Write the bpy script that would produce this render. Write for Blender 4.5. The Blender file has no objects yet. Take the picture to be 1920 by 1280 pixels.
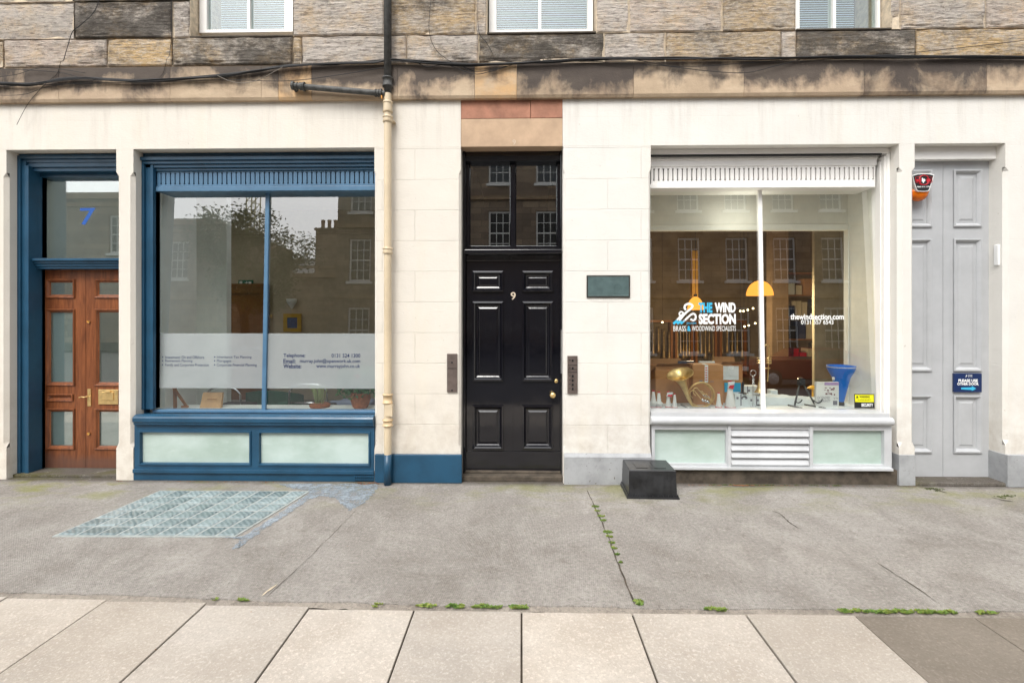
import bpy, bmesh, math, random
from mathutils import Vector, Matrix, Euler, noise as mnoise
random.seed(7)
S = bpy.context.scene
COL = S.collection
# ------------------------------------------------------------------ camera, sky, sun, exposure
F, D, H = 900.0, 4.63, 1.62
TH = math.atan(18/900)
cd = bpy.data.cameras.new('camera'); cam = bpy.data.objects.new('camera', cd); COL.objects.link(cam)
cam.location = (0, -D, H); cam.rotation_euler = (math.radians(90), 0, TH)
cd.sensor_width = 36; cd.lens = F/1920*36; cd.shift_y = -50/1920; cd.clip_start = .05; cd.clip_end = 1500
S.camera = cam
W = bpy.data.worlds.new('World'); S.world = W; W.use_nodes = True
wn = W.node_tree; wn.nodes.clear()
sky = wn.nodes.new('ShaderNodeTexSky'); sky.sky_type = 'NISHITA'; sky.sun_disc = False
SUN_EL, SUN_AZ = math.radians(52), math.radians(200)     # azimuth measured clockwise from +Y
sky.sun_elevation = SUN_EL; sky.sun_rotation = SUN_AZ
sky.air_density = 1.2; sky.dust_density = 3.0
hs = wn.nodes.new('ShaderNodeHueSaturation'); hs.inputs['Saturation'].default_value = .16
bg = wn.nodes.new('ShaderNodeBackground'); bg.inputs['Strength'].default_value = .15
wo = wn.nodes.new('ShaderNodeOutputWorld')
wn.links.new(sky.outputs[0], hs.inputs['Color']); wn.links.new(hs.outputs[0], bg.inputs[0]); wn.links.new(bg.outputs[0], wo.inputs[0])
sl = bpy.data.lights.new('sun', 'SUN'); sl.energy = 1.0; sl.angle = math.radians(25); sl.color = (1, .96, .9)
so = bpy.data.objects.new('sun', sl); COL.objects.link(so)
sd = Vector((math.sin(SUN_AZ)*math.cos(SUN_EL), math.cos(SUN_AZ)*math.cos(SUN_EL), math.sin(SUN_EL)))
so.rotation_euler = sd.to_track_quat('Z', 'Y').to_euler(); so.location = (0, -10, 20)
S.view_settings.view_transform = 'Standard'; S.view_settings.look = 'None'; S.view_settings.gamma = 1
S.view_settings.exposure = 0.97
S.cycles.use_denoising = True
S.cycles.max_bounces = 8; S.cycles.transparent_max_bounces = 16; S.cycles.sample_clamp_indirect = 4

# ------------------------------------------------------------------ measuring helpers (photo pixel on a real plane y = const)
def X(u, y=0.0):
    a = (u-960)/F; c, s = math.cos(TH), math.sin(TH)
    t = (y+D)/(c+a*s)
    return t*(-s+a*c)
def Z(v, y=0.0, u=978):
    a = (u-960)/F; c, s = math.cos(TH), math.sin(TH)
    t = (y+D)/(c+a*s)
    return H+(590-v)/F*t
def G(u, v, z=0.0):
    b = (590-v)/F; t = (z-H)/b
    a = (u-960)/F; c, s = math.cos(TH), math.sin(TH)
    return (t*(-s+a*c), -D+t*(c+a*s))

# ------------------------------------------------------------------ mesh helpers
class MB:
    def __init__(self): self.v = []; self.f = []; self.m = []; self.col = []; self.c = (1,1,1,1); self.mi = 0
    def quad(self, *p):
        n = len(self.v); self.v += [tuple(q) for q in p]; self.f.append(tuple(range(n, n+len(p)))); self.m.append(self.mi); self.col.append(self.c)
    def box(self, x0, x1, y0, y1, z0, z1):
        x0, x1 = min(x0,x1), max(x0,x1); y0, y1 = min(y0,y1), max(y0,y1); z0, z1 = min(z0,z1), max(z0,z1)
        n = len(self.v)
        self.v += [(x,y,z) for z in (z0,z1) for y in (y0,y1) for x in (x0,x1)]
        for f in ((0,2,3,1),(4,5,7,6),(0,1,5,4),(2,6,7,3),(0,4,6,2),(1,3,7,5)):
            self.f.append(tuple(n+i for i in f)); self.m.append(self.mi); self.col.append(self.c)
        return self
    def bp(self, u0, v0, u1, v1, yf, yb):          # front rectangle measured on plane y = yf
        um = (u0+u1)/2
        return self.box(X(u0,yf), X(u1,yf), yf, yb, Z(v1,yf,um), Z(v0,yf,um))
    def rings(self, x0, x1, z0, z1, prof, cap=True):
        pts = []
        for i, y in prof: pts.append([(x0+i,y,z0+i),(x1-i,y,z0+i),(x1-i,y,z1-i),(x0+i,y,z1-i)])
        for a, b in zip(pts, pts[1:]):
            for k in range(4): self.quad(a[k], a[(k+1)%4], b[(k+1)%4], b[k])
        if cap: self.quad(*pts[-1])
        return self
    def plate(self, x0, x1, z0, z1, holes, yf, yb):
        xs = sorted({x0,x1}|{h[i] for h in holes for i in (0,1)}); zs = sorted({z0,z1}|{h[i] for h in holes for i in (2,3)})
        xs = [x for x in xs if x0 <= x <= x1]; zs = [z for z in zs if z0 <= z <= z1]
        def solid(i, j):
            if i < 0 or j < 0 or i >= len(xs)-1 or j >= len(zs)-1: return False
            cx, cz = (xs[i]+xs[i+1])/2, (zs[j]+zs[j+1])/2
            return not any(h[0] < cx < h[1] and h[2] < cz < h[3] for h in holes)
        for i in range(len(xs)-1):
            for j in range(len(zs)-1):
                if not solid(i,j): continue
                a,b,c,d = xs[i],xs[i+1],zs[j],zs[j+1]
                self.quad((a,yf,c),(b,yf,c),(b,yf,d),(a,yf,d)); self.quad((b,yb,c),(a,yb,c),(a,yb,d),(b,yb,d))
                if not solid(i-1,j): self.quad((a,yb,c),(a,yf,c),(a,yf,d),(a,yb,d))
                if not solid(i+1,j): self.quad((b,yf,c),(b,yb,c),(b,yb,d),(b,yf,d))
                if not solid(i,j-1): self.quad((a,yb,c),(b,yb,c),(b,yf,c),(a,yf,c))
                if not solid(i,j+1): self.quad((a,yf,d),(b,yf,d),(b,yb,d),(a,yb,d))
        return self
    def tube(self, pts, r, seg=8, smooth=6, closed=False, cap=True):
        P = [Vector(p) for p in pts]; R = list(r) if hasattr(r,'__len__') else [r]*len(P)
        if smooth > 1 and len(P) > 2:
            Q, RR = [], []; n = len(P); rng = n if closed else n-1
            for i in range(rng):
                if closed: a,b,c,d = P[(i-1)%n],P[i],P[(i+1)%n],P[(i+2)%n]; ra,rb = R[i],R[(i+1)%n]
                else: a,b,c,d = P[max(i-1,0)],P[i],P[i+1],P[min(i+2,n-1)]; ra,rb = R[i],R[i+1]
                for k in range(smooth):
                    t = k/smooth
                    Q.append(.5*((2*b)+(c-a)*t+(2*a-5*b+4*c-d)*t*t+(3*b-a-3*c+d)*t**3)); RR.append(ra+(rb-ra)*t)
            if not closed: Q.append(P[-1]); RR.append(R[-1])
            P, R = Q, RR
        n = len(P); base = len(self.v); N = None
        for i in range(n):
            T = (P[(i+1)%n]-P[i-1]) if closed else (P[min(i+1,n-1)]-P[max(i-1,0)])
            T.normalize()
            if N is None: N = T.orthogonal().normalized()
            N = (N-T*N.dot(T)); N = N.normalized() if N.length > 1e-6 else T.orthogonal().normalized()
            B = T.cross(N)
            for k in range(seg):
                a = 2*math.pi*k/seg; self.v.append(tuple(P[i]+R[i]*(math.cos(a)*N+math.sin(a)*B)))
        for i in range(n if closed else n-1):
            j = (i+1)%n
            for k in range(seg):
                self.f.append((base+i*seg+k, base+i*seg+(k+1)%seg, base+j*seg+(k+1)%seg, base+j*seg+k)); self.m.append(self.mi); self.col.append(self.c)
        if cap and not closed:
            self.f.append(tuple(base+k for k in range(seg))[::-1]); self.f.append(tuple(base+(n-1)*seg+k for k in range(seg)))
            self.m += [self.mi]*2; self.col += [self.c]*2
        return self
    def lathe(self, cx, cy, prof, seg=24, z0=0, axis=None):    # prof: (radius, height); axis = Matrix to place
        base = len(self.v); n = len(prof)
        for r, z in prof:
            for k in range(seg):
                a = 2*math.pi*k/seg; p = Vector((r*math.cos(a), r*math.sin(a), z))
                p = (axis @ p) if axis else Vector((cx+p.x, cy+p.y, z0+p.z)); self.v.append(tuple(p))
        for i in range(n-1):
            for k in range(seg):
                self.f.append((base+i*seg+k, base+i*seg+(k+1)%seg, base+(i+1)*seg+(k+1)%seg, base+(i+1)*seg+k)); self.m.append(self.mi); self.col.append(self.c)
        return self
    def build(self, name, mats, parent=None, bevel=0, smooth=False, tint=False, org=None):
        me = bpy.data.meshes.new(name); V = self.v
        if org: V = [(a-org[0], b-org[1], c-org[2]) for a,b,c in V]
        me.from_pydata(V, [], self.f)
        if not isinstance(mats, (list,tuple)): mats = [mats]
        for m in mats: me.materials.append(m)
        for p, mi in zip(me.polygons, self.m): p.material_index = mi; p.use_smooth = smooth
        if tint:
            ca = me.color_attributes.new('tint', 'FLOAT_COLOR', 'CORNER'); k = 0
            for p, c in zip(me.polygons, self.col):
                for _ in p.loop_indices: ca.data[k].color = c; k += 1
        me.update()
        o = bpy.data.objects.new(name, me); COL.objects.link(o)
        if parent: o.parent = parent
        if org: o.location = org
        if bevel:
            b = o.modifiers.new('bevel', 'BEVEL'); b.width = bevel; b.segments = 2; b.limit_method = 'ANGLE'; b.angle_limit = math.radians(40); b.harden_normals = False
        return o
def build_each(mb, name, m, parent, **kw):
    """each separate piece becomes an object of its own"""
    root = list(range(len(mb.v)))
    def find(a):
        while root[a] != a: root[a] = root[root[a]]; a = root[a]
        return a
    for f in mb.f:
        for q in f[1:]: root[find(q)] = find(f[0])
    # quads made by plate()/rings() do not share vertices: weld by position
    seen = {}
    for i, p in enumerate(mb.v):
        k = tuple(round(c, 4) for c in p)
        if k in seen: root[find(i)] = find(seen[k])
        else: seen[k] = i
    groups = {}
    for k, f in enumerate(mb.f): groups.setdefault(find(f[0]), []).append(k)
    out = []
    for ks in groups.values():
        g2 = MB()
        for k in ks:
            n = len(g2.v); g2.v += [mb.v[i] for i in mb.f[k]]; g2.f.append(tuple(range(n, n+len(mb.f[k])))); g2.m.append(mb.m[k]); g2.col.append(mb.col[k])
        o = g2.build(name, m, **kw)
        bm = bmesh.new(); bm.from_mesh(o.data); bmesh.ops.remove_doubles(bm, verts=bm.verts, dist=1e-5); bm.to_mesh(o.data); bm.free()
        adopt(o, parent) if parent else None; out.append(o)
    return out
def tag(o, label=None, cat=None, group=None, kind=None):
    if label: o['label'] = label
    if cat: o['category'] = cat
    if group: o['group'] = group
    if kind: o['kind'] = kind
    return o
def empty(name, loc, label=None, cat=None, group=None, parent=None):
    o = bpy.data.objects.new(name, None); COL.objects.link(o); o.location = loc; o.empty_display_size = .1
    if parent: o.parent = parent
    return tag(o, label, cat, group)
def adopt(o, e):                                  # world-space mesh under an empty placed elsewhere
    o.parent = e; o.matrix_parent_inverse = Matrix.Translation(e.location).inverted(); return o
def copytree(o, parent=None):
    c = o.copy(); COL.objects.link(c)
    if parent: c.parent = parent
    for ch in list(o.children): copytree(ch, c)
    return c

# ------------------------------------------------------------------ materials
def lin(r, g, b):
    f = lambda c: (c/255/12.92 if c/255 <= .04045 else ((c/255+.055)/1.055)**2.4)
    return (f(r), f(g), f(b), 1)
class NT:
    def __init__(self, name):
        self.m = bpy.data.materials.new(name); self.m.use_nodes = True; self.t = self.m.node_tree; self.t.nodes.clear()
        self.out = self.t.nodes.new('ShaderNodeOutputMaterial')
        g = self.t.nodes.new('ShaderNodeNewGeometry'); self.pos = g.outputs['Position']
    def n(self, kind, **kw):
        x = self.t.nodes.new('ShaderNode'+kind)
        ins = kw.pop('ins', {})
        for k, v in kw.items(): setattr(x, k, v)
        for k, v in ins.items():
            if isinstance(v, bpy.types.NodeSocket): self.t.links.new(v, x.inputs[k])
            else: x.inputs[k].default_value = v
        return x
    def map(self, scale=(1,1,1), rot=(0,0,0), loc=(0,0,0), vec=None):
        return self.n('Mapping', ins={0: vec or self.pos, 1: loc, 2: rot, 3: scale}).outputs[0]
    def noise(self, scale, detail=4, rough=.55, vec=None, dist=0):
        return self.n('TexNoise', ins={'Vector': vec or self.pos, 'Scale': scale, 'Detail': detail, 'Roughness': rough, 'Distortion': dist}).outputs[0]
    def ramp(self, fac, p0, p1, c0=(0,0,0,1), c1=(1,1,1,1)):
        x = self.n('ValToRGB', ins={0: fac}); e = x.color_ramp.elements
        e[0].position = p0; e[0].color = c0; e[1].position = p1; e[1].color = c1; return x.outputs[0]
    def mix(self, fac, a, b, mode='MIX'):
        return self.n('Mix', data_type='RGBA', blend_type=mode, ins={0: fac, 6: a, 7: b}).outputs[2]
    def math(self, op, a, b=0.0):
        return self.n('Math', operation=op, ins={0: a, 1: b}).outputs[0]
    def bump(self, h, strength=.3, dist=.01, normal=None):
        ins = {'Height': h, 'Strength': strength, 'Distance': dist}
        if normal: ins['Normal'] = normal
        return self.n('Bump', ins=ins).outputs[0]
    def xyz(self, vec=None):
        return self.n('SeparateXYZ', ins={0: vec or self.pos}).outputs
    def done(self, color, rough=.6, normal=None, **kw):
        ins = {'Base Color': color, 'Roughness': rough}; ins.update(kw)
        if normal: ins['Normal'] = normal
        p = self.n('BsdfPrincipled', ins=ins); self.t.links.new(p.outputs[0], self.out.inputs[0]); return self.m
def simple(name, col, rough=.5, metal=0.0, var=.12, vs=6, bump=.1, bs=60, spec=.5, **kw):
    t = NT(name); c = col
    dk = tuple(x*(1-var) for x in col[:3])+(1,); lt = tuple(min(1,x*(1+var)) for x in col[:3])+(1,)
    c = t.mix(t.ramp(t.noise(vs, 5, .6), .35, .65), dk, lt)
    nm = t.bump(t.noise(bs, 3), bump, .004) if bump else None
    return t.done(c, rough, nm, Metallic=metal, **{'Specular IOR Level': spec}, **kw)
def paint(name, col, rough=.35, wear=0.0, wearcol=(.5,.45,.4,1), spec=.5, dirt=.15):
    t = NT(name)
    dk = tuple(x*(1-dirt) for x in col[:3])+(1,)
    c = t.mix(t.ramp(t.noise(3.5, 6, .65), .35, .6), dk, col)
    grain = t.noise(14, 4, .6, t.map((3,3,.35)))
    if wear: c = t.mix(t.ramp(t.noise(38, 6, .75), .74-wear, .78-wear), c, wearcol)
    r = t.math('ADD', t.math('MULTIPLY', t.noise(9, 3), .25), rough-.12)
    return t.done(c, r, t.bump(grain, .18, .004), **{'Specular IOR Level': spec})

def masonry_paint(name, col, off=0.0, var=.07, jd=1.0):
    t = NT(name); s = t.xyz()
    v = t.n('CombineXYZ', ins={0: s[0], 1: s[2], 2: 0.0}).outputs[0]
    v = t.map((1,1,1), (0,0,0), (.17+off, -.265, 0), v)
    wob = t.n('VectorMath', operation='ADD', ins={0: v, 1: t.n('VectorMath', operation='SCALE', ins={0: t.n('TexNoise', ins={'Vector': v, 'Scale': 3.0}).outputs[1], 3: .006}).outputs[0]}).outputs[0]
    br = t.n('TexBrick', offset=.37, ins={'Vector': wob, 'Color1': (1,1,1,1), 'Color2': (1,1,1,1), 'Mortar': (0,0,0,1), 'Scale': 1.0, 'Mortar Size': .0035, 'Mortar Smooth': .6, 'Brick Width': .86, 'Row Height': .296})
    joint = br.outputs['Fac']
    vis = t.math('MULTIPLY', joint, t.ramp(t.noise(1.7, 2), .35, .6))
    dk = tuple(x*(1-var) for x in col[:3])+(1,)
    warm = (col[0]*.97, col[1]*.93, col[2]*.84, 1)
    c = t.mix(t.ramp(t.noise(2.2, 6, .6), .3, .7), dk, col)
    c = t.mix(t.math('MULTIPLY', t.ramp(t.noise(1.1, 6, .7, t.map((2.5,1,.5))), .5, .75), .4), c, warm)
    c = t.mix(t.math('MULTIPLY', vis, .2*jd), c, (col[0]*.45, col[1]*.42, col[2]*.38, 1))
    grime = t.math('MULTIPLY', t.n('MapRange', ins={0: s[2], 1: 1.1, 2: .35, 3: 0.0, 4: 1.0}).outputs[0], t.ramp(t.noise(5, 6, .7), .4, .7))
    c = t.mix(t.math('MULTIPLY', grime, .5), c, lin(170,156,138))
    run = t.math('MULTIPLY', t.n('MapRange', ins={0: s[2], 1: 3.0, 2: 3.75, 3: 0.0, 4: 1.0}).outputs[0], t.ramp(t.noise(3, 6, .7, t.map((3,1,.25))), .5, .75))
    c = t.mix(t.math('MULTIPLY', run, .45), c, lin(166,154,140))
    chips = t.ramp(t.noise(26, 3, .5), .72, .74)
    c = t.mix(t.math('MULTIPLY', chips, .4), c, lin(170,160,145))
    h = t.math('SUBTRACT', t.math('ADD', t.math('MULTIPLY', t.noise(30, 5, .7, t.map((1,1,3))), .5), t.math('MULTIPLY', t.noise(5, 5, .6), 1.3)), t.math('MULTIPLY', joint, .8*jd))
    return t.done(c, .6, t.bump(h, .6, .008), **{'Specular IOR Level': .3})

def stone_tool():
    t = NT('tooled sandstone'); at = t.n('Attribute', attribute_name='tint'); base = at.outputs['Color']
    soot = t.math('SUBTRACT', 1.0, at.outputs['Alpha'])
    c = t.mix(t.math('MULTIPLY', t.ramp(t.noise(3.2, 7, .7), .46, .62), .6), base, lin(210,178,130))
    c = t.mix(t.math('MULTIPLY', t.ramp(t.noise(2.6, 8, .75, t.map((1,1,1.5), loc=(3,0,5))), .46, .58), .7), c, lin(190,182,172))
    grain = t.noise(16, 8, .85, t.map((.8,1,2.2), loc=(4,4,4)))
    c = t.mix(t.math('MULTIPLY', t.ramp(grain, .5, .58), .6), c, lin(226,216,202))
    tool = t.noise(7, 8, .85, t.map((1.2,2.2,8)), .6)
    c = t.mix(t.math('MULTIPLY', t.ramp(tool, .5, .57), .68), c, lin(102,92,86))
    n2 = t.noise(1.7, 9, .78, t.map((.9,1,1.5), loc=(1,4,0)))
    sm = t.ramp(t.math('ADD', n2, t.math('MULTIPLY', soot, .22)), .56, .68)
    c = t.mix(t.math('MULTIPLY', sm, .72), c, lin(62,59,56))
    h = t.math('ADD', tool, t.math('MULTIPLY', grain, .6))
    return t.done(c, .9, t.bump(h, 1.0, .02), **{'Specular IOR Level': .15})
def stone_smooth():
    t = NT('sooty sandstone band'); at = t.n('Attribute', attribute_name='tint'); base = at.outputs['Color']
    soot = t.math('SUBTRACT', 1.0, at.outputs['Alpha'])
    c = t.mix(t.ramp(t.noise(5, 6, .6), .35, .7), base, lin(176,156,132))
    c = t.mix(t.math('MULTIPLY', t.ramp(t.noise(3, 4, .6, t.map((1,1,2), loc=(8,0,1))), .5, .7), .5), c, lin(216,196,168))
    streak = t.noise(2.4, 7, .62, t.map((1.2,1,1.1)), .3)
    fine = t.noise(11, 4, .6, t.map((2.2,1,.25)))
    zz = t.xyz()[2]
    up = t.math('MULTIPLY', t.math('SUBTRACT', zz, 3.86), 1.0)
    s = t.math('ADD', t.math('ADD', streak, t.math('MULTIPLY', fine, .12)), t.math('ADD', up, t.math('MULTIPLY', soot, .25)))
    c = t.mix(t.math('MULTIPLY', t.ramp(s, .58, .76), .86), c, lin(62,59,60))
    h = t.math('ADD', t.noise(22, 6, .7), t.math('MULTIPLY', t.noise(90, 2), .3))
    return t.done(c, .85, t.bump(h, .45, .012), **{'Specular IOR Level': .2})
def concrete(name, base, dark, light, moss=True, brush=True):
    t = NT(name); s = t.xyz()
    c = t.mix(t.ramp(t.noise(1.1, 9, .75, None, .4), .38, .58), dark, base)
    c = t.mix(t.math('MULTIPLY', t.ramp(t.noise(2.6, 7, .7, t.map((1,.7,1), loc=(5,2,0)), .5), .5, .68), .35), c, light)
    vo = t.n('TexVoronoi', ins={'Vector': t.map((1,1,0)), 'Scale': 3.2, 'Randomness': 1.0}).outputs['Distance']; c = t.mix(t.math('MULTIPLY', t.ramp(vo, .03, .045, (1,1,1,1), (0,0,0,1)), .5), c, dark)
    st = t.ramp(t.noise(1.6, 8, .75, t.map((1.5,.5,1), (0,0,.5), (7,3,0))), .54, .66); c = t.mix(t.math('MULTIPLY', st, .45), c, tuple(x*.8 for x in dark[:3])+(1,))
    sp = t.noise(48, 5, .88); c = t.mix(t.math('MULTIPLY', t.ramp(sp, .5, .62), .5), c, tuple(min(1,x*1.55) for x in base[:3])+(1,))
    sp2 = t.noise(40, 5, .88, t.map(loc=(9,9,9))); c = t.mix(t.math('MULTIPLY', t.ramp(sp2, .5, .62), .6), c, tuple(x*.45 for x in base[:3])+(1,))
    if moss:
        near = t.n('MapRange', ins={0: s[1], 1: -.75, 2: -.15, 3: 0.0, 4: 1.0}).outputs[0]
        side = t.math('MAXIMUM', t.n('MapRange', ins={0: s[0], 1: -2.6, 2: -3.8, 3: 0.0, 4: 1.0}).outputs[0], .55)
        mm = t.ramp(t.noise(1.9, 6, .65, t.map((.8,1.6,1))), .48, .62)
        c = t.mix(t.math('MULTIPLY', t.math('MULTIPLY', mm, near), t.math('MULTIPLY', side, 1.0)), c, lin(136,138,70))
    if moss:
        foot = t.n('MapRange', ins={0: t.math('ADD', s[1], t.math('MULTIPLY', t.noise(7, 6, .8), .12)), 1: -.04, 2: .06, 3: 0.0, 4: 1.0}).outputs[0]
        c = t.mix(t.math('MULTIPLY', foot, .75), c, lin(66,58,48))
        ps = t.ramp(t.noise(6, 10, .9, t.map(loc=(4,4,2))), .55, .61); c = t.mix(t.math('MULTIPLY', ps, .4), c, lin(92,84,72))
        wh = t.ramp(t.noise(5, 10, .88, t.map(loc=(1,8,2))), .56, .64); c = t.mix(t.math('MULTIPLY', wh, .45), c, lin(196,190,182))
    h = t.math('ADD', t.noise(60, 6, .8), t.math('MULTIPLY', t.noise(6, 4), 1.2))
    if brush:
        w = t.n('TexWave', wave_type='BANDS', bands_direction='X', ins={'Vector': t.map((1,1,1), (0,0,.12)), 'Scale': 26.0, 'Distortion': 3.0, 'Detail': 3.0, 'Detail Scale': 2.0}).outputs[1]
        w2 = t.n('TexWave', wave_type='BANDS', bands_direction='Y', ins={'Vector': t.map((1,1,1), (0,0,-.05)), 'Scale': 30.0, 'Distortion': 4.0, 'Detail': 3.0, 'Detail Scale': 2.0}).outputs[1]
        ww = t.math('MULTIPLY', w, w2); h = t.math('ADD', h, t.math('MULTIPLY', ww, .8))
        c = t.mix(t.math('MULTIPLY', t.ramp(ww, .35, .8), .22), c, light)
    return t.done(c, .88, t.bump(h, .8, .008), **{'Specular IOR Level': .2})
def glassmat(name, refl=.33, tint=(.93,.98,.96,1), rough=0.0):
    t = NT(name)
    tr = t.n('BsdfTransparent', ins={0: tint}).outputs[0]; gl = t.n('BsdfGlossy', ins={0: (1,1,1,1), 1: rough}).outputs[0]
    fr = t.n('LayerWeight', ins={0: .25}).outputs['Fresnel']
    f = t.math('MINIMUM', t.math('ADD', t.math('MULTIPLY', fr, .5), refl), .9)
    mx = t.n('MixShader', ins={0: f, 1: tr, 2: gl}).outputs[0]
    t.t.links.new(mx, t.out.inputs[0]); return t.m
def emit(name, col, st):
    t = NT(name); e = t.n('Emission', ins={0: col, 1: st}); t.t.links.new(e.outputs[0], t.out.inputs[0]); return t.m

M = {}
M['cream'] = masonry_paint('cream masonry paint', lin(224,218,207))
M['creamplain'] = masonry_paint('plain cream masonry paint', lin(224,218,207), jd=.15)
M['cream2plain'] = masonry_paint('plain white masonry paint', lin(228,225,218), .4, jd=.15)
M['cream2'] = masonry_paint('off white masonry paint', lin(228,225,218), .4)
M['white_paint'] = paint('white gloss paint', lin(242,240,236), .35, dirt=.04, wear=.02, wearcol=lin(150,140,130))
M['greywhite'] = paint('grey white paint', lin(196,198,200), .35, dirt=.12, wear=.03, wearcol=lin(110,100,90))
M['blue'] = paint('blue gloss paint', lin(34,78,106), .34, dirt=.25, wear=.02, wearcol=lin(70,120,160))
M['blue_lit'] = paint('blue gloss paint with light painted in', lin(82,120,150), .35, dirt=.18, wear=.03, wearcol=lin(40,80,120))  # same blue paint, brightened: light on the frieze put into the colour
M['black'] = paint('black gloss paint', (.006,.006,.009,1), .09, wear=.055, wearcol=lin(70,70,78), spec=.8)
M['grey_door'] = paint('pale grey door paint', lin(180,182,184), .42, dirt=.1)
M['greyplinth'] = paint('grey plinth paint', lin(166,168,170), .5, wear=.12, wearcol=lin(96,88,80), dirt=.3)
M['redstone'] = simple('red sandstone', lin(162,114,92), .8, var=.22, vs=7, bump=.3, bs=40)
M['tanstone'] = simple('tan sandstone', lin(190,162,134), .8, var=.12, vs=5, bump=.25, bs=50)
M['stone'] = stone_tool(); M['band'] = stone_smooth()
M['mortar'] = simple('pale mortar', lin(206,190,166), .9, var=.2, vs=20, bump=.4)
M['darkbase'] = simple('dirty dark stone base', lin(78,70,60), .9, var=.4, vs=9, bump=.5, bs=30)
M['fore'] = concrete('brushed concrete forecourt', lin(160,155,149), lin(136,130,123), lin(192,187,181))
M['slab'] = None
M['asphalt'] = simple('asphalt', (.05,.05,.052,1), .85, var=.3, vs=8, bump=.6, bs=120)
M['glass'] = glassmat('shop window glass', .20)
M['glassdark'] = glassmat('transom glass', .2, (.9,.92,.9,1))
M['glassfar'] = glassmat('far window glass', .35)
M['frost'] = None
M['interior_white'] = simple('white plaster', lin(243,244,238), .7, var=.04, bump=.05)
M['interior_beige'] = simple('beige plaster', lin(196,184,160), .8, var=.06, bump=.05)
M['interior_brown'] = simple('brown shop wall', lin(118,100,74), .8, var=.2, vs=2, bump=.05)
M['blind'] = simple('pale blue blind', lin(176,196,214), .6, var=.03, bump=0)
M['nine'] = simple('cream enamel', lin(206,190,168), .5, bump=0)
M['brassdark'] = simple('tarnished brass', (.30,.20,.09,1), .4, .7, var=.3, vs=20, bump=.05)
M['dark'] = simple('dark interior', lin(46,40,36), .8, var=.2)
M['carpet'] = simple('grey carpet', lin(150,146,138), .95, var=.15, vs=20, bump=.4, bs=150)
M['oakdoor'] = paint('varnished interior oak', lin(128,80,24), .35, dirt=.2)
M['blackplastic'] = simple('black plastic', lin(38,39,41), .28, var=.45, vs=9, bump=.12, bs=40)
M['blackmetal'] = simple('black metal', lin(34,34,36), .35, var=.1)
M['castiron'] = simple('weathered cast iron', lin(74,74,72), .6, var=.4, vs=18, bump=.3, bs=60)
M['cable'] = simple('black cable', lin(26,26,28), .6, var=.2)
M['palecable'] = simple('grey cable', lin(126,118,108), .7)
M['brass'] = simple('polished brass', (.80,.58,.26,1), .3, .75, var=.12, vs=20, bump=.05)
M['chrome'] = simple('chrome', (.75,.75,.77,1), .18, 1.0, var=.05, bump=0)
M['card'] = simple('cardboard', lin(176,128,84), .85, var=.1, vs=5)
M['carddark'] = simple('cardboard inside', lin(140,98,56), .85, var=.1, vs=5)
M['white'] = simple('white plastic', lin(232,232,230), .4, var=.02, bump=.03)
M['paper'] = simple('white paper', lin(214,222,226), .7, var=.05, bump=.05)
M['red'] = simple('red plastic', lin(196,30,44), .4, var=.05)
M['bluep'] = simple('blue plastic', lin(20,112,212), .3, var=.05, bump=.03)
M['cyan'] = simple('cyan card', lin(40,160,206), .5, var=.05)
M['navy'] = simple('navy sign face', lin(24,44,88), .35, var=.05, bump=0)
M['yellow'] = simple('yellow sticker', lin(222,220,20), .5, var=.03, bump=0)
M['black_flat'] = simple('black ink', lin(22,22,24), .5, var=.02, bump=0)
M['white_flat'] = simple('white vinyl', lin(240,242,240), .5, var=.01, bump=0)
M['cyan_flat'] = simple('turquoise vinyl', lin(60,180,220), .5, var=.02, bump=0)
M['blue_flat'] = simple('blue vinyl', lin(16,38,84), .5, var=.03, bump=0)
M['blue7'] = simple('mid blue vinyl', lin(34,88,170), .5, var=.03, bump=0)
M['grey_flat'] = simple('grey ink', lin(120,118,130), .5, var=.03, bump=0)
M['plum'] = simple('plum ink', lin(120,70,80), .5, var=.1, bump=0)
M['lilac'] = simple('lilac ink', lin(176,150,196), .5, var=.03, bump=0)
M['plaque'] = simple('patinated bronze', lin(88,108,108), .45, .3, var=.15, vs=12, bump=.15)
M['plaque_edge'] = simple('dark bronze', lin(62,62,58), .5, .4, var=.15)
M['intercom'] = simple('dark brushed bronze', lin(120,108,102), .45, .6, var=.15, vs=20, bump=.1)
M['orange'] = simple('amber plastic lens', lin(220,110,12), .25, var=.12, vs=20, bump=0)
M['green_fab'] = simple('green velvet', lin(38,92,70), .9, var=.12)
M['grey_fab'] = simple('blue grey fabric', lin(120,128,148), .9, var=.08)
M['leaf'] = simple('plant leaf', lin(48,104,52), .5, var=.4, vs=30)
M['weed'] = simple('weed leaf', lin(92,114,44), .6, var=.4, vs=30)
def weedmat():
    t = NT('mixed weeds'); c = t.mix(t.ramp(t.noise(14, 6, .8), .42, .58), lin(66,98,36), lin(150,150,74)); c = t.mix(t.ramp(t.noise(90, 3, .7), .4, .6), c, lin(104,134,52)); return t.done(c, .7)
M['weed'] = weedmat()
M['moss'] = simple('moss', lin(72,82,34), .9, var=.4, vs=30)
M['treeleaf'] = simple('tree leaf', (.085,.125,.04,1), .6, var=.4, vs=3, bump=0)
M['bark'] = simple('bark', lin(84,70,56), .9, var=.3, vs=10, bump=.6, bs=20)
M['debris'] = simple('dry leaf litter', lin(140,96,68), .9, var=.4, vs=60)
M['wicker'] = simple('terracotta basket', lin(150,86,50), .8, var=.3, vs=40, bump=.5)
M['pine'] = simple('pale pine', lin(208,164,118), .6, var=.12, vs=12)
M['wood'] = simple('brown wood', lin(158,104,62), .6, var=.2, vs=12)
M['rust'] = simple('rusty paint', lin(206,142,62), .7, var=.25, vs=30, bump=.3)
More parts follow.
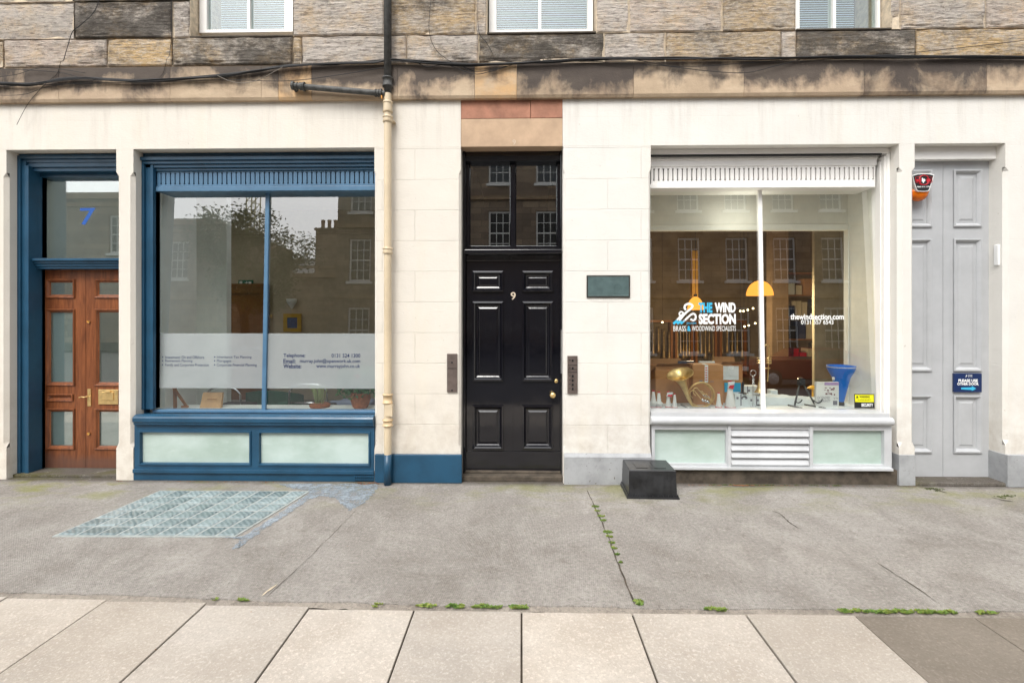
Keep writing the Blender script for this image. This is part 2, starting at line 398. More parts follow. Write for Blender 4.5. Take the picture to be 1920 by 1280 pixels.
M['carred'] = simple('dark red car paint', lin(110,20,32), .2, var=.05, bump=0)
M['tyre'] = simple('tyre rubber', (.02,.02,.02,1), .8)
M['carglass'] = simple('car window', (.02,.025,.03,1), .05, var=0, bump=0)
M['farstone'] = None
M['slate'] = simple('slate', lin(84,84,88), .7, var=.2)
M['pot'] = simple('clay pot', lin(150,120,98), .8)
M['lampwarm'] = emit('lit amber lamp shade', (1,.36,.05,1), 1.05)
M['bulb'] = emit('lit bulb', (1,.78,.42,1), 5)
M['exitsign'] = simple('green exit sign face', lin(26,110,84), .4, bump=0)
M['picblue'] = simple('blue picture', lin(30,84,140), .5, var=.3, vs=8, bump=0)
M['picyel'] = simple('yellow picture frame', lin(200,160,20), .5, var=.1, bump=0)

def frost_mat(name, fac, col):
    t = NT(name)
    tr = t.n('BsdfTransparent', ins={0: (1,1,1,1)}).outputs[0]
    c = t.mix(t.ramp(t.noise(4, 5, .6), .35, .65), tuple(x*.93 for x in col[:3])+(1,), col)
    df = t.n('BsdfDiffuse', ins={0: c}).outputs[0]
    t.t.links.new(t.n('MixShader', ins={0: fac, 1: tr, 2: df}).outputs[0], t.out.inputs[0]); return t.m
M['frost'] = frost_mat('frosted window film', .42, lin(206,214,216))
def green_panel():
    t = NT('pale green obscured glass')
    n = t.noise(1.6, 5, .6, t.map((1,1,1.6)))
    c = t.mix(t.ramp(n, .35, .65), lin(164,182,172), lin(190,206,200))
    c = t.mix(t.math('MULTIPLY', t.ramp(t.noise(6, 6, .7, t.map((1,1,4))), .55, .75), .4), c, lin(205,216,212))
    return t.done(c, .18, None, **{'Specular IOR Level': .6})
M['gpanel'] = green_panel()
def slabmat(name, b, d):
    t = NT(name); at = t.n('Attribute', attribute_name='tint').outputs['Color']
    c = t.mix(t.ramp(t.noise(1.5, 7, .65), .32, .68), d, b)
    c = t.mix(t.math('MULTIPLY', t.ramp(t.noise(2.2, 9, .78, t.map((.8,1.1,1), loc=(2,1,0))), .5, .64), .5), c, tuple(x*.72 for x in b[:3])+(1,))
    sp = t.noise(70, 4, .8); c = t.mix(t.math('MULTIPLY', t.ramp(sp, .5, .66), .45), c, tuple(x*.6 for x in b[:3])+(1,))
    sp3 = t.noise(62, 4, .8, t.map(loc=(3,3,3))); c = t.mix(t.math('MULTIPLY', t.ramp(sp3, .52, .66), .5), c, tuple(min(1,x*1.4) for x in b[:3])+(1,))
    c = t.mix(1.0, c, at, 'MULTIPLY')
    h = t.math('ADD', t.noise(110, 4, .7), t.noise(7, 4))
    return t.done(c, .85, t.bump(h, .4, .005), **{'Specular IOR Level': .2})
M['strip'] = concrete('rough mortar strip', lin(150,142,132), lin(120,112,104), lin(186,178,168), moss=False, brush=False)
M['slab'] = slabmat('paving slab', lin(190,182,172), lin(166,156,144))
M['slabdark'] = slabmat('dark paving slab', lin(132,124,114), lin(116,108,98))
def brown_wood():
    t = NT('varnished red brown door wood')
    g = t.noise(7, 6, .6, t.map((5,5,.5)), .8)
    c = t.mix(t.ramp(g, .35, .65), lin(98,54,30), lin(138,82,48))
    z = t.xyz()[2]
    foot = t.n('MapRange', ins={0: t.math('ADD', z, t.math('MULTIPLY', t.noise(6), .2)), 1: .3, 2: .22, 3: 0.0, 4: .75}).outputs[0]
    c = t.mix(foot, c, lin(98,72,62))
    return t.done(c, .34, t.bump(g, .15, .004), **{'Specular IOR Level': .5})
M['doorwood'] = brown_wood()
def blockglass():
    t = NT('ribbed pavement glass')
    w = t.n('TexWave', wave_type='BANDS', bands_direction='DIAGONAL', ins={'Vector': t.map((1,1,0)), 'Scale': 13.0, 'Distortion': 3.0, 'Detail': 3.0}).outputs[1]
    rd = t.n('ObjectInfo').outputs['Random']; c = t.mix(t.ramp(t.math('ADD', t.math('MULTIPLY', rd, .5), t.math('MULTIPLY', t.noise(14, 5, .6), .6)), .35, .75), lin(96,112,114), lin(136,150,152))
    c = t.mix(t.math('MULTIPLY', w, .2), c, lin(190,200,200))
    return t.done(c, .2, t.bump(w, .4, .005), **{'Specular IOR Level': .7})
M['blockglass'] = blockglass()
M['gridiron'] = simple('worn grid', lin(156,162,160), .7, var=.2, vs=20, bump=.3)
M['bluestain'] = concrete('blue paint stain on concrete', lin(170,182,192), lin(150,162,172), lin(190,196,202), moss=False)
def farstone():
    t = NT('opposite tenement stone'); s = t.xyz()
    v = t.n('CombineXYZ', ins={0: t.math('ADD', s[0], s[1]), 1: s[2], 2: 0.0}).outputs[0]
    br = t.n('TexBrick', offset=.5, ins={'Vector': v, 'Color1': lin(168,148,126), 'Color2': lin(126,110,96), 'Mortar': lin(96,86,76), 'Scale': 1.0, 'Mortar Size': .012, 'Brick Width': .9, 'Row Height': .34, 'Bias': .1})
    c = t.mix(t.math('MULTIPLY', t.ramp(t.noise(.5, 5, .6), .4, .65), .4), br.outputs[0], lin(92,82,74))
    return t.done(c, .9)
M['farstone'] = farstone()
M['fartrim'] = simple('opposite trim stone', lin(150,128,104), .9, var=.2, vs=2)

# ------------------------------------------------------------------ ground, pavement, road
g = MB(); g.box(-120, 120, -120, 60, -.5, -.2); tag(g.build('ground', M['asphalt']), kind='structure')
fy = lambda x: -1.955 + (.08 if x < -3 else (.08*(-x-.8)/2.2 if x < -.8 else 0))
rnd = random.Random(3)
g = MB(); xs = [-14+i*.06 for i in range(int(28/.06)+1)]
edge = [(x, fy(x)+rnd.uniform(-.006,.006)+.008*math.sin(x*5.1)) for x in xs]
for a, b in zip(edge, edge[1:]): g.quad((a[0],a[1],0),(b[0],b[1],0),(b[0],.6,0),(a[0],.6,0)); g.quad((a[0],a[1],-.2),(b[0],b[1],-.2),(b[0],b[1],0),(a[0],a[1],0))
g.mi = 1                                             # construction joints and cracks, 3 mm proud dark fillets
def crack(pts, w, step=.05):
    P = []
    for (x0,y0),(x1,y1) in zip(pts, pts[1:]):
        L = math.hypot(x1-x0,y1-y0); k = max(1,int(L/step))
        for i in range(k): P.append((x0+(x1-x0)*i/k+rnd.uniform(-.004,.004), y0+(y1-y0)*i/k+rnd.uniform(-.004,.004)))
    P.append(pts[-1]); ws = [w*rnd.uniform(.3,1.1) for _ in P]; ws[0] = ws[-1] = .0005
    for i in range(len(P)-1):
        (x0,y0),(x1,y1) = P[i],P[i+1]; L = math.hypot(x1-x0,y1-y0)+1e-9; nx, ny = -(y1-y0)/L,(x1-x0)/L
        g.quad((x0-nx*ws[i],y0-ny*ws[i],.004),(x0+nx*ws[i],y0+ny*ws[i],.004),(x1+nx*ws[i+1],y1+ny*ws[i+1],.004),(x1-nx*ws[i+1],y1-ny*ws[i+1],.004))
weedline = [G(1100,918), G(1113,945), G(1140,1005), G(1160,1060), G(1190,1134)]
crack(weedline, .006)
crack([G(1448,958), G(1462,962), G(1478,978), G(1500,992)], .007, .02)
crack([G(1640,1052), G(1700,1090), G(1762,1132)], .004)
crack([G(1735,914), G(1760,920), G(1778,925)], .012, .02)
crack([G(1858,932), G(1880,938), G(1900,940)], .01, .02)
g.mi = 2
crack([G(520,1095), G(505,1106), G(490,1118)], .008, .02)
g.mi = 1
crack([G(670,955), G(590,1035), G(500,1120)], .002)
tag(g.build('forecourt', [M['fore'], M['darkbase'], M['mortar']]), kind='structure')
# mortar strip between forecourt and slabs
g = MB(); rnd = random.Random(5)
lo = [(x, y-.006, 0) for x, y in edge]; hi = [(x, y-.05+rnd.uniform(-.008,.008)+.006*math.sin(x*9)) for x, y in edge]
for i in range(len(edge)-1):
    a, b = edge[i], edge[i+1]; g.quad((hi[i][0],hi[i][1],-.01),(hi[i+1][0],hi[i+1][1],-.01),(b[0],b[1]+.004,-.006),(a[0],a[1]+.004,-.006))
tag(g.build('mortar_strip', M['strip']), kind='structure')
g = MB(); g.box(-14,14,-3.95,-1.8,-.19,-.022); tag(g.build('pavement_bed', M['darkbase']), kind='structure')
# slabs: one paved surface, joints are real gaps
g = MB(); rnd = random.Random(11)
jx = [-11+i*.6 for i in range(12)] + [-3.56,-2.96,-2.365,-1.775,-1.18,-.592,0,.602,1.215]
jx = [j for j in jx if j < -4.0] + [-3.56,-2.96,-2.365,-1.775,-1.18,-.592,.0,.602,1.215,1.80]
dx = [1.80,2.43,3.05,3.66,4.3,4.9,5.5,6.1,7,8,9,10]
def slabrow(js, y0s, y1, mi):
    g.mi = mi
    for a, b in zip(js, js[1:]):
        f = .84+rnd.random()*.2; wv = rnd.uniform(-.02,.02); g.c = (f, f*(1+wv*.4), f*(1+wv), 1)
        t = rnd.uniform(-.003,.002); gp = .0045 if mi == 0 else .0025
        g.box(a+gp, b-gp, y1+gp, (fy((a+b)/2)-.045) if y0s is None else y0s-gp, -.021, -.003+t)
slabrow(jx, None, -2.83, 0); slabrow([j+.3 for j in jx], -2.83, -3.72, 0)
slabrow(dx, None, -2.83, 1); slabrow([j+.3 for j in dx], -2.83, -3.72, 1)
tag(g.build('pavement', [M['slab'], M['slabdark']], bevel=.004, tint=True), kind='structure')
g = MB(); g.box(-14,14,-3.9,-3.725,-.195,0); tag(g.build('kerb', M['slabdark'], bevel=.01), kind='structure')
g = MB(); g.quad((-120,-16.5,-.13),(120,-16.5,-.13),(120,-3.9,-.13),(-120,-3.9,-.13)); tag(g.build('road', M['asphalt']), kind='structure')
g = MB(); g.box(-120,120,-21.2,-16.5,-.19,0); tag(g.build('far_pavement', M['slabdark']), kind='structure')
# blue paint spilt on the concrete
g = MB()
def sheet(poly, z, jit=.012, n=6):
    P = []
    rr = random.Random(len(poly))
    for (x0,y0),(x1,y1) in zip(poly, poly[1:]+poly[:1]):
        for i in range(n): P.append((x0+(x1-x0)*i/n+rr.uniform(-jit,jit), y0+(y1-y0)*i/n+rr.uniform(-jit,jit)*.6, z))
    g.quad(*P)
sheet([G(520,907),G(712,907),G(700,925),G(682,945),G(655,958),G(640,945),G(632,934),G(600,930),G(582,936),G(578,921),G(540,914)], .004, .016, 12)
sheet([G(580,924),G(586,932),G(545,960),G(500,990),G(450,1027),G(436,1030),G(452,1010),G(420,1009),G(425,1007),G(455,1006),G(520,965)], .0045, .012, 12)
def worn(m):
    nt = m.node_tree; b = [n for n in nt.nodes if n.type == 'BSDF_PRINCIPLED'][0]; out = [n for n in nt.nodes if n.type == 'OUTPUT_MATERIAL'][0]
    nz = nt.nodes.new('ShaderNodeTexNoise'); nz.inputs['Scale'].default_value = 11; nz.inputs['Detail'].default_value = 10; nz.inputs['Roughness'].default_value = .85
    ge = nt.nodes.new('ShaderNodeNewGeometry'); nt.links.new(ge.outputs['Position'], nz.inputs['Vector'])
    rp = nt.nodes.new('ShaderNodeValToRGB'); rp.color_ramp.elements[0].position = .4; rp.color_ramp.elements[0].color = (.12,.12,.12,1); rp.color_ramp.elements[1].position = .56; rp.color_ramp.elements[1].color = (.85,.85,.85,1); nt.links.new(nz.outputs[0], rp.inputs[0]); nt.links.new(rp.outputs[0], b.inputs['Alpha'])
worn(M['bluestain'])
tag(g.build('paint_stain', M['bluestain']), kind='structure')

# glass pavement light
c4 = [G(103,1005), G(440,1006), G(578,922), G(300,921)]
pl = empty('pavement_light', (c4[0][0], c4[0][1], 0), 'glass block grid set in the concrete in front of blue shop window', 'pavement light')
def bil(s, t):
    a = [c4[0][i]+(c4[1][i]-c4[0][i])*s for i in (0,1)]; b = [c4[3][i]+(c4[2][i]-c4[3][i])*s for i in (0,1)]
    return (a[0]+(b[0]-a[0])*t, a[1]+(b[1]-a[1])*t)
g = MB(); z0 = .005
n9, n6 = 9, 6
A = [bil(-.008,-.012), bil(1.008,-.012), bil(1.008,1.012), bil(-.008,1.012)]
g.quad(*[(p[0],p[1],z0) for p in A])
for k in range(4): g.quad((A[k][0],A[k][1],-.01),(A[(k+1)%4][0],A[(k+1)%4][1],-.01),(A[(k+1)%4][0],A[(k+1)%4][1],z0),(A[k][0],A[k][1],z0))
adopt(g.build('grid_frame', M['gridiron']), pl)
for i in range(n9):
    for j in range(n6):
        g = MB(); e = .07
        lo_ = [bil((i+e)/n9,(j+e)/n6), bil((i+1-e)/n9,(j+e)/n6), bil((i+1-e)/n9,(j+1-e)/n6), bil((i+e)/n9,(j+1-e)/n6)]
        e = .16
        hi_ = [bil((i+e)/n9,(j+e)/n6), bil((i+1-e)/n9,(j+e)/n6), bil((i+1-e)/n9,(j+1-e)/n6), bil((i+e)/n9,(j+1-e)/n6)]
        L = [(p[0],p[1],z0+.001) for p in lo_]; U = [(p[0],p[1],z0+.009) for p in hi_]
        for k in range(4): g.quad(L[k],L[(k+1)%4],U[(k+1)%4],U[k])
        g.quad(*U)
        adopt(g.build('glass_block', M['blockglass']), pl)

# ------------------------------------------------------------------ the tenement
B = empty('tenement_building', (0,0,0), 'stone tenement with painted ground floor, two shopfronts and three doors', 'building')
def part(mb, name, m, parent=B, label=None, **kw):
    o = mb.build(name, m, parent, **kw)
    if label: o['label'] = label
    return o
LT = Z(278, 0, 500)                     # lintel underside
ST = Z(183, 0)                          # underside of stone band
CT = Z(119, 0)                          # top of stone band
YD = .4
def pier(x0, x1, zt, m, c=.03, zb=Z(845), zc=Z(318), label=None, lft=True, rgt=True, z0=0):
    g = MB()
    def col(za, zb_, cl, cr):
        p = [(x0, YD), (x0, cl), (x0+cl, 0), (x1-cr, 0), (x1, cr), (x1, YD)]
        if cl == 0: p = [(x0,YD),(x0,0)]+p[3:]
        if cr == 0: p = p[:-3]+[(x1,0),(x1,YD)]
        for a, b in zip(p, p[1:]): g.quad((a[0],a[1],za),(b[0],b[1],za),(b[0],b[1],zb_),(a[0],a[1],zb_))
        g.quad(*[(q[0],q[1],zb_) for q in p]); g.quad(*[(q[0],q[1],za) for q in p][::-1])
    cl, cr = (c if lft else 0), (c if rgt else 0)
    col(z0, zb, 0, 0); col(zb+.0, zb+.001, 0, 0)
    g2 = g
    # chamfer stop (sloped transition) then chamfered shaft then square head
    def trans(za, zb_, up):
        s = [(x0, 0), (x1, 0)]
        A = [(x0,0,za),(x0,0,za),(x1,0,za),(x1,0,za)]; Bq = [(x0,cl,zb_),(x0+cl,0,zb_),(x1-cr,0,zb_),(x1,cr,zb_)]
        if up: A, Bq = [(p[0],p[1],zb_) for p in A], [(p[0],p[1],za) for p in Bq]; g.quad(Bq[1],Bq[2],A[2],A[1]); g.quad(Bq[0],Bq[1],A[0]); g.quad(Bq[2],Bq[3],A[3])
        else: g.quad(A[1],A[2],Bq[2],Bq[1]); g.quad(A[0],Bq[1],Bq[0]); g.quad(A[3],Bq[3],Bq[2])
        lo_c = [(x0,YD),(x0,cl)], [(x1,cr),(x1,YD)]
        for s_ in lo_c: g.quad((*s_[0],za),(*s_[1],za),(*s_[1],zb_),(*s_[0],zb_))
    trans(zb+.001, zb+.05, False); col(zb+.05, zc-.04, cl, cr); trans(zc-.04, zc, True); col(zc, zt, 0, 0)
    return part(g, 'pier', m, label=label)
xL = -9.0
pier(xL, X(12), LT, M['creamplain'], lft=False, label='wide cream painted pier at far left')
pier(X(218), X(250), LT, M['creamplain'], label='narrow cream painted pier beside the brown door')
pier(X(702), X(864), LT, M['cream'], c=.02, label='cream painted wall left of the black door')
pier(X(1056), X(1220), LT, M['cream2'], c=.02, label='off white painted wall right of the black door')
pier(X(1686), X(1715), LT, M['cream2plain'], zb=Z(835), label='narrow white pier left of the grey door')
pier(X(1885), 9.0, LT, M['cream2plain'], zb=Z(830), rgt=False, label='white pier right of the grey door')
# beam above openings
g = MB(); g.box(xL, X(864), 0, YD, LT+.001, ST+.03); part(g, 'lintel', M['creamplain'])
g = MB(); g.box(X(1055), 9.0, 0, YD, LT+.001, ST+.03); part(g, 'lintel', M['cream2plain'])
g = MB(); g.box(X(864)+.001, X(1055)-.001, .004, YD, LT+.001, Z(222)); part(g, 'door_lintel', M['tanstone'], bevel=.003)
g = MB(); zz = Z(222)
g.box(X(864)+.001, X(995)-.002, .004, YD, zz+.003, ST+.03); g.box(X(995)+.002, X(1055)-.001, .002, YD, zz+.003, ST+.03); part(g, 'relieving_stone', M['redstone'], bevel=.003)
# plinths
g = MB(); x0, x1 = X(702,-.03), X(866,-.03)
g.box(x0, x1, -.03, -.001, 0, Z(853,-.03)); part(g, 'plinth', M['blue'], bevel=.008, label='blue painted plinth')
g = MB(); x0, x1 = X(1058,-.03), X(1222,-.03); zt = Z(856,-.03)
g.quad((x0,-.035,0),(x1,-.035,0),(x1,-.03,zt),(x0,-.03,zt)); g.quad((x0,-.03,zt),(x1,-.03,zt),(x1,-.001,zt+.03),(x0,-.001,zt+.03)); g.quad((x0,0,0),(x0,-.035,0),(x0,-.03,zt),(x0,-.001,zt+.03)); g.quad((x1,-.035,0),(x1,0,0),(x1,-.001,zt+.03),(x1,-.03,zt))
part(g, 'plinth', M['greyplinth'], label='scuffed grey plinth')
g = MB(); g.box(X(1686)-.004, X(1715)+.004, -.006, .3, 0, Z(848)); part(g, 'plinth', M['greyplinth'], bevel=.004, label='grey foot of the narrow pier')
g = MB(); g.box(X(1885)-.006, 9.0, -.03, .3, 0, Z(846)); part(g, 'plinth', M['greyplinth'], bevel=.006, label='grey plinth at far right')

# stone band (string course)
rnd = random.Random(21); g = MB(); yb = -.05
tintT = {'n': (lin(196,174,148), .7), 'd': (lin(150,130,110), .25), 'l': (lin(212,172,124), 1.0), 'm': (lin(186,164,140), .4)}
def setc(k):
    c, a = tintT[k]; f = rnd.uniform(.93,1.05); g.c = (c[0]*f, c[1]*f, c[2]*f, a)
bj = [(-560,'m'),(-330,'n'),(-120,'m'),(110,'m'),(319,'n'),(490,'n'),(522,'l'),(584,'m'),(745,'m'),(890,'l'),(969,'d'),(1188,'n'),(1395,'m'),(1620,'d'),(1850,'m'),(2080,'n'),(2400,'m'),(2700,'m')]
zb0, zb1 = Z(178,yb), Z(119,yb)
for (u0,k),(u1,_) in zip(bj, bj[1:]):
    setc(k); x0, x1 = X(u0,yb)+.0015, X(u1,yb)-.0015
    g.quad((x0,yb,zb0),(x1,yb,zb0),(x1,yb,zb1),(x0,yb,zb1)); g.quad((x0,yb,zb1),(x1,yb,zb1),(x1,.05,zb1+.02),(x0,.05,zb1+.02))
    g.quad((x0,0.05,zb0-.025),(x1,0.05,zb0-.025),(x1,yb+.012,zb0-.025),(x0,yb+.012,zb0-.025)); g.quad((x0,yb+.012,zb0-.025),(x1,yb+.012,zb0-.025),(x1,yb,zb0),(x0,yb,zb0))
    for xx in (x0,x1): g.quad((xx,.05,zb0-.025),(xx,yb+.012,zb0-.025),(xx,yb,zb0),(xx,yb,zb1),(xx,.05,zb1))
part(g, 'string_course', M['band'], tint=True)
# upper wall: every block its own bevelled stone, mortar behind
g = MB(); ys = .0
T = {'g': (lin(206,196,186), .95), 'd': (lin(130,120,108), .2), 'y': (lin(208,178,132), .95), 'p': (lin(206,190,176), 1.0), 's': (lin(146,136,122), .38), 'b': (lin(188,168,140), .75)}
def blk(u0, u1, za, zb_, k, y=None, xx=None):
    c, a = T[k]; f = rnd.uniform(.92,1.06); g.c = (c[0]*f, c[1]*f, c[2]*f, a)
    x0, x1 = xx if xx else (X(u0,0), X(u1,0)); yy = rnd.uniform(-.012,.001) if y is None else y
    x0 += .005; x1 -= .005; za += .005; zb_ -= .005
    step = .014 if za < 4.62 and -5.4 < x0 < 5.6 else .06
    nx, nz = max(2,int((x1-x0)/step)), max(2,int((zb_-za)/step)); off = rnd.uniform(0,50); b0 = len(g.v)
    for j in range(nz+1):
        for i in range(nx+1):
            x, z = x0+(x1-x0)*i/nx, za+(zb_-za)*j/nz
            e = min(i, nx-i, j, nz-j)*step
            d = mnoise.noise((x*5+off, z*46, 1.3))*.0045 + mnoise.noise((x*4+off, z*7, 5))*.010 + mnoise.noise((x*30, z*40+off, 2))*.003
            er = max(0, mnoise.noise((x*6+off, z*6, 9)))*.02 if e < .03 else 0
            g.v.append((x, yy+.006+d+(.012 if e == 0 else 0)+er, z))
    for j in range(nz):
        for i in range(nx):
            k = b0+j*(nx+1)+i; g.f.append((k,k+1,k+nx+2,k+nx+1)); g.m.append(0); g.col.append(g.c)
    g.box(x0, x1, yy+.045, .22, za, zb_)
    for (xa,xb,z_a,z_b) in ((x0,x0,za,zb_),(x1,x1,za,zb_)): g.quad((xa,yy+.01,z_a),(xa,yy+.05,z_a),(xa,yy+.05,z_b),(xa,yy+.01,z_b))
    g.quad((x0,yy+.01,za),(x1,yy+.01,za),(x1,yy+.05,za),(x0,yy+.05,za)); g.quad((x0,yy+.01,zb_),(x1,yy+.01,zb_),(x1,yy+.05,zb_),(x0,yy+.05,zb_))
r0, r1, r2 = Z(119,0)+.012, Z(63,0), Z(-2,0)
HT = r2-r1
row1 = [(-420,-220,'g'),(-220,5,'b'),(5,200,'p'),(200,322,'y'),(322,548,'s'),(548,565,'b'),(565,762,'g'),(762,897,'g'),(897,1133,'s'),(1133,1248,'g'),(1248,1465,'b'),(1465,1493,'g'),(1493,1718,'s'),(1718,1960,'y'),(1960,2200,'g'),(2200,2420,'b')]
for a in row1: blk(a[0],a[1],r0,r1,a[2])
WN = [(355,548),(913,1118),(1493,1672)]                     # window openings
row2 = [(-420,-200,'b'),(-200,138,'g'),(138,322,'d'),(322,355,'g'),(548,720,'g'),(720,892,'b'),(892,913,'g'),(1118,1180,'g'),(1180,1355,'p'),(1355,1493,'b'),(1672,1690,'g'),(1690,1850,'g'),(1850,2100,'p'),(2100,2420,'g')]
for a in row2: blk(a[0],a[1],r1,r2+.03,a[2])
z = r2+.03; rr = 0
WTOP = r1+1.75
while z < 6.6:
    zn = z+.31
    cuts = [X(-420)] ; segs = []
    bounds = [X(-420)] + [X(q) for w in WN for q in w] + [X(2420)]
    if z+.15 > WTOP: bounds = [X(-420), X(2420)]
    for a, b in zip(bounds[::2], bounds[1::2]):
        x = a
        while x < b-.05:
            L = rnd.uniform(.6,1.1); 
            if b-(x+L) < .35: L = b-x
            blk(0,0,z,zn,rnd.choice('ggbypgd'),xx=(x,min(b,x+L))); x += L
    z = zn; rr += 1
part(g, 'ashlar_wall', M['stone'], tint=True)
g = MB()
holes = [(X(a),X(b),r1,WTOP) for a, b in WN]
g.plate(X(-420)-.02, X(2420)+.02, ST+.03, 6.7, holes, .016, .5); part(g, 'mortar_core', M['mortar'])
g = MB(); g.c = (*T['g'][0][:3], .5); g.box(X(-420), X(2420), .01, .5, 6.7, 13.5); part(g, 'upper_wall', M['stone'], tint=True)
# side and back mass so that the rooms stay dark
g = MB(); g.box(X(-420), X(2420), 7.5, 8, 0, 6.7); g.box(-9.1,-9.0,.1,7.5,0,6.7); g.box(9.0,9.1,.1,7.5,0,6.7); part(g, 'rear_wall', M['dark'])
# sash windows above
for (u0,u1), glz, lab in zip(WN, [(391,536,469),(931,1101,1012),(1496,1641,1561)], ['sash window above the blue shopfront','sash window above the black door','sash window above the white shopfront']):
    w = empty('window', ((X(u0)+X(u1))/2, .1, r1), parent=B); w['label'] = lab
    yw = .16; a, b, m = [X(q, yw) for q in glz]; zb_, zt_ = Z(62,yw,(u0+u1)/2), WTOP-.03
    zb_ = max(zb_, r1+.02)
    g = MB(); xo0, xo1 = X(u0)+.012, X(u1)-.012
    g.plate(xo0, xo1, zb_-.012, zt_, [(a,m-.014,zb_+.018,zt_-.1),(m+.014,b,zb_+.018,zt_-.1)], yw-.03, yw+.05)
    adopt(g.build('window_frame', M['white_paint'], bevel=.004), w)
    g = MB(); g.box(a-.01,b+.01, yw, yw+.006, zb_, zt_-.08); adopt(g.build('pane', glassmat('upper glass '+lab, .10)), w)
    g = MB(); q = zb_+.01
    while q < zt_-.1: g.quad((a-.02,yw+.06,q),(b+.02,yw+.06,q),(b+.02,yw+.078,q+.02),(a-.02,yw+.078,q+.02)); q += .0225
    if u0 == 355: g.v = [(x if x > a+.01 else a+.085,y,z) for x,y,z in g.v]
    if u0 == 1493: g.v = [(x if x < b-.01 else b-.16,y,z) for x,y,z in g.v]
    adopt(g.build('blind', M['blind']), w)
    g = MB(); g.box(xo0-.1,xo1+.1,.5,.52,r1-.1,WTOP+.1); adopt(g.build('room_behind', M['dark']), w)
    g = MB(); g.box(xo0-.011,xo1+.011,-.004,yw-.03,r1-.003,r1+.014); adopt(g.build('sill', M['darkbase'], bevel=.004), w)

# ------------------------------------------------------------------ helper for doors
def door_leaf(name, x0, x1, z0, z1, y, mat_, panels, parent, label=None, th=.045, prof=None, field=None):
    g = MB(); g.plate(x0, x1, z0, z1, [p[:4] for p in panels], y, y+th)
    for p in panels:
        a, b, c, d = p[:4]
        pr = prof or [(0,y),(-.006,y-.008),(.0,y-.014),(.012,y-.010),(.022,y+.006),(.032,y+.012)]
        cap = p[4] == 'wood'
        if cap: pr = pr + [(.045,y+.012),(.062,y+.004)] if min(b-a,d-c) > .15 else pr
        g.rings(a,b,c,d, pr, cap)
    o = g.build(name, mat_, parent)
    if label: o['label'] = label
    return o
def pr(u0,v0,u1,v1,y,kind='wood'):
    um = (u0+u1)/2; return (X(u0,y),X(u1,y),Z(v1,y,um),Z(v0,y,um),kind)

# ---- brown double door with blue frame
e = empty('entrance', (X(140,.27),.27,0), parent=B); e['label'] = 'brown panelled double door in a blue frame, number 7'
# sub parts of the entrance
yf = .10
g = MB(); x0, x1 = X(12), X(218); zt = LT
fx0 = X(32,yf); 
# architrave: jamb boxes stepped
def boxw(a,b,y0,y1,c,d): g.box(a,b,y0,y1,c,d)
boxw(fx0, X(38,yf), yf, yf+.19, 0, Z(291,yf,120)); boxw(X(38,yf), X(46,yf), yf+.015, yf+.19, 0, Z(300,yf,120)); boxw(X(46,yf), X(53,yf), yf+.002, yf+.19, 0, Z(310,yf,120))
boxw(X(53,yf), X(70,.27)-.0, yf+.14, yf+.19, 0, Z(322,yf,120))
boxw(X(81,.29)-.03, X(81,.29), .262, .31, Z(492,.27,120), Z(322,.29,120))
zi = Z(291,yf,120)
for va, vb, yy in ((290,297,yf),(297,303,yf+.02),(303,311,yf+.03),(311,318,yf+.05),(318,325,yf+.12)):
    boxw(X(38,yf), X(262,yf), yy, yf+.3, Z(vb,yf,120), Z(va,yf,120)-.0005)
boxw(x0, fx0+.0, yf+.02, yf+.19, 0, zt); boxw(fx0, X(262,yf), yf+.02, yf+.3, zi+.001, zt)
boxw(X(218)+.02, X(240), yf+.2, yf+.3, 0, zt)
g.build('door_frame', M['blue'], e, bevel=.004, org=None).matrix_parent_inverse = Matrix.Translation(e.location).inverted()
g = MB()
for va, vb, yy in ((484,489,.13),(489,494,.15),(494,499,.165),(499,504,.18)): g.box(X(49,yy), X(262,yy), yy, .31, Z(vb,yy,120)+.0005, Z(va,yy,120))
adopt(g.build('transom_rail', M['blue'], bevel=.004), e)
yt = .30
g = MB(); g.box(X(82,yt)-.02, X(262,yt), yt, yt+.006, Z(484,yt,120), Z(326,yt,120)); adopt(g.build('transom_glass', M['glass']), e)
yd = .27; zt = Z(506,yd,120); DW = M['doorwood']
lx0, lx1, rx1 = X(70,yd), X(161,yd), X(252,yd)
pl_ = [pr(88,524,140,558,yd,'g'), pr(88,580,140,722,yd,'g'), pr(88,766,140,841,yd,'g'), pr(90,739,137,751,yd,'wood')]
off = X(163,yd)-X(72,yd)
pr_ = [(p[0]+off,p[1]+off,p[2],p[3],p[4]) for p in pl_[:3]]
z_0 = .03
adopt(door_leaf('door', lx0, lx1-.003, z_0, zt, yd, DW, pl_, None, 'left leaf with glass panels'), e)
adopt(door_leaf('door', lx1+.001, rx1, z_0, zt, yd, DW, pr_, None, 'right leaf with brass letterbox'), e)
g = MB()
for p in pl_[:3]+pr_: g.box(p[0]+.02,p[1]-.02,yd+.02,yd+.026,p[2]+.02,p[3]-.02)
build_each(g, 'door_glass', M['glass'], e)
g = MB()
for p in pl_[2:3]+pr_[2:3]: g.box(p[0]+.02,p[1]-.02,yd+.028,yd+.034,p[2]+.02,p[3]-.02)
p = pl_[1]; g.box(p[0]+.02,p[1]-.02,yd+.028,yd+.034,p[2]+.02,p[3]-.02)
build_each(g, 'glass_backing', M['frost'], e)
g = MB(); g.bp(184,730,221,758,yd-.012,yd); g.bp(190,735,212,750,yd-.02,yd-.012); g.bp(196,733,206,736,yd-.032,yd-.02); adopt(g.build('letterbox', M['brass'], bevel=.003), e)
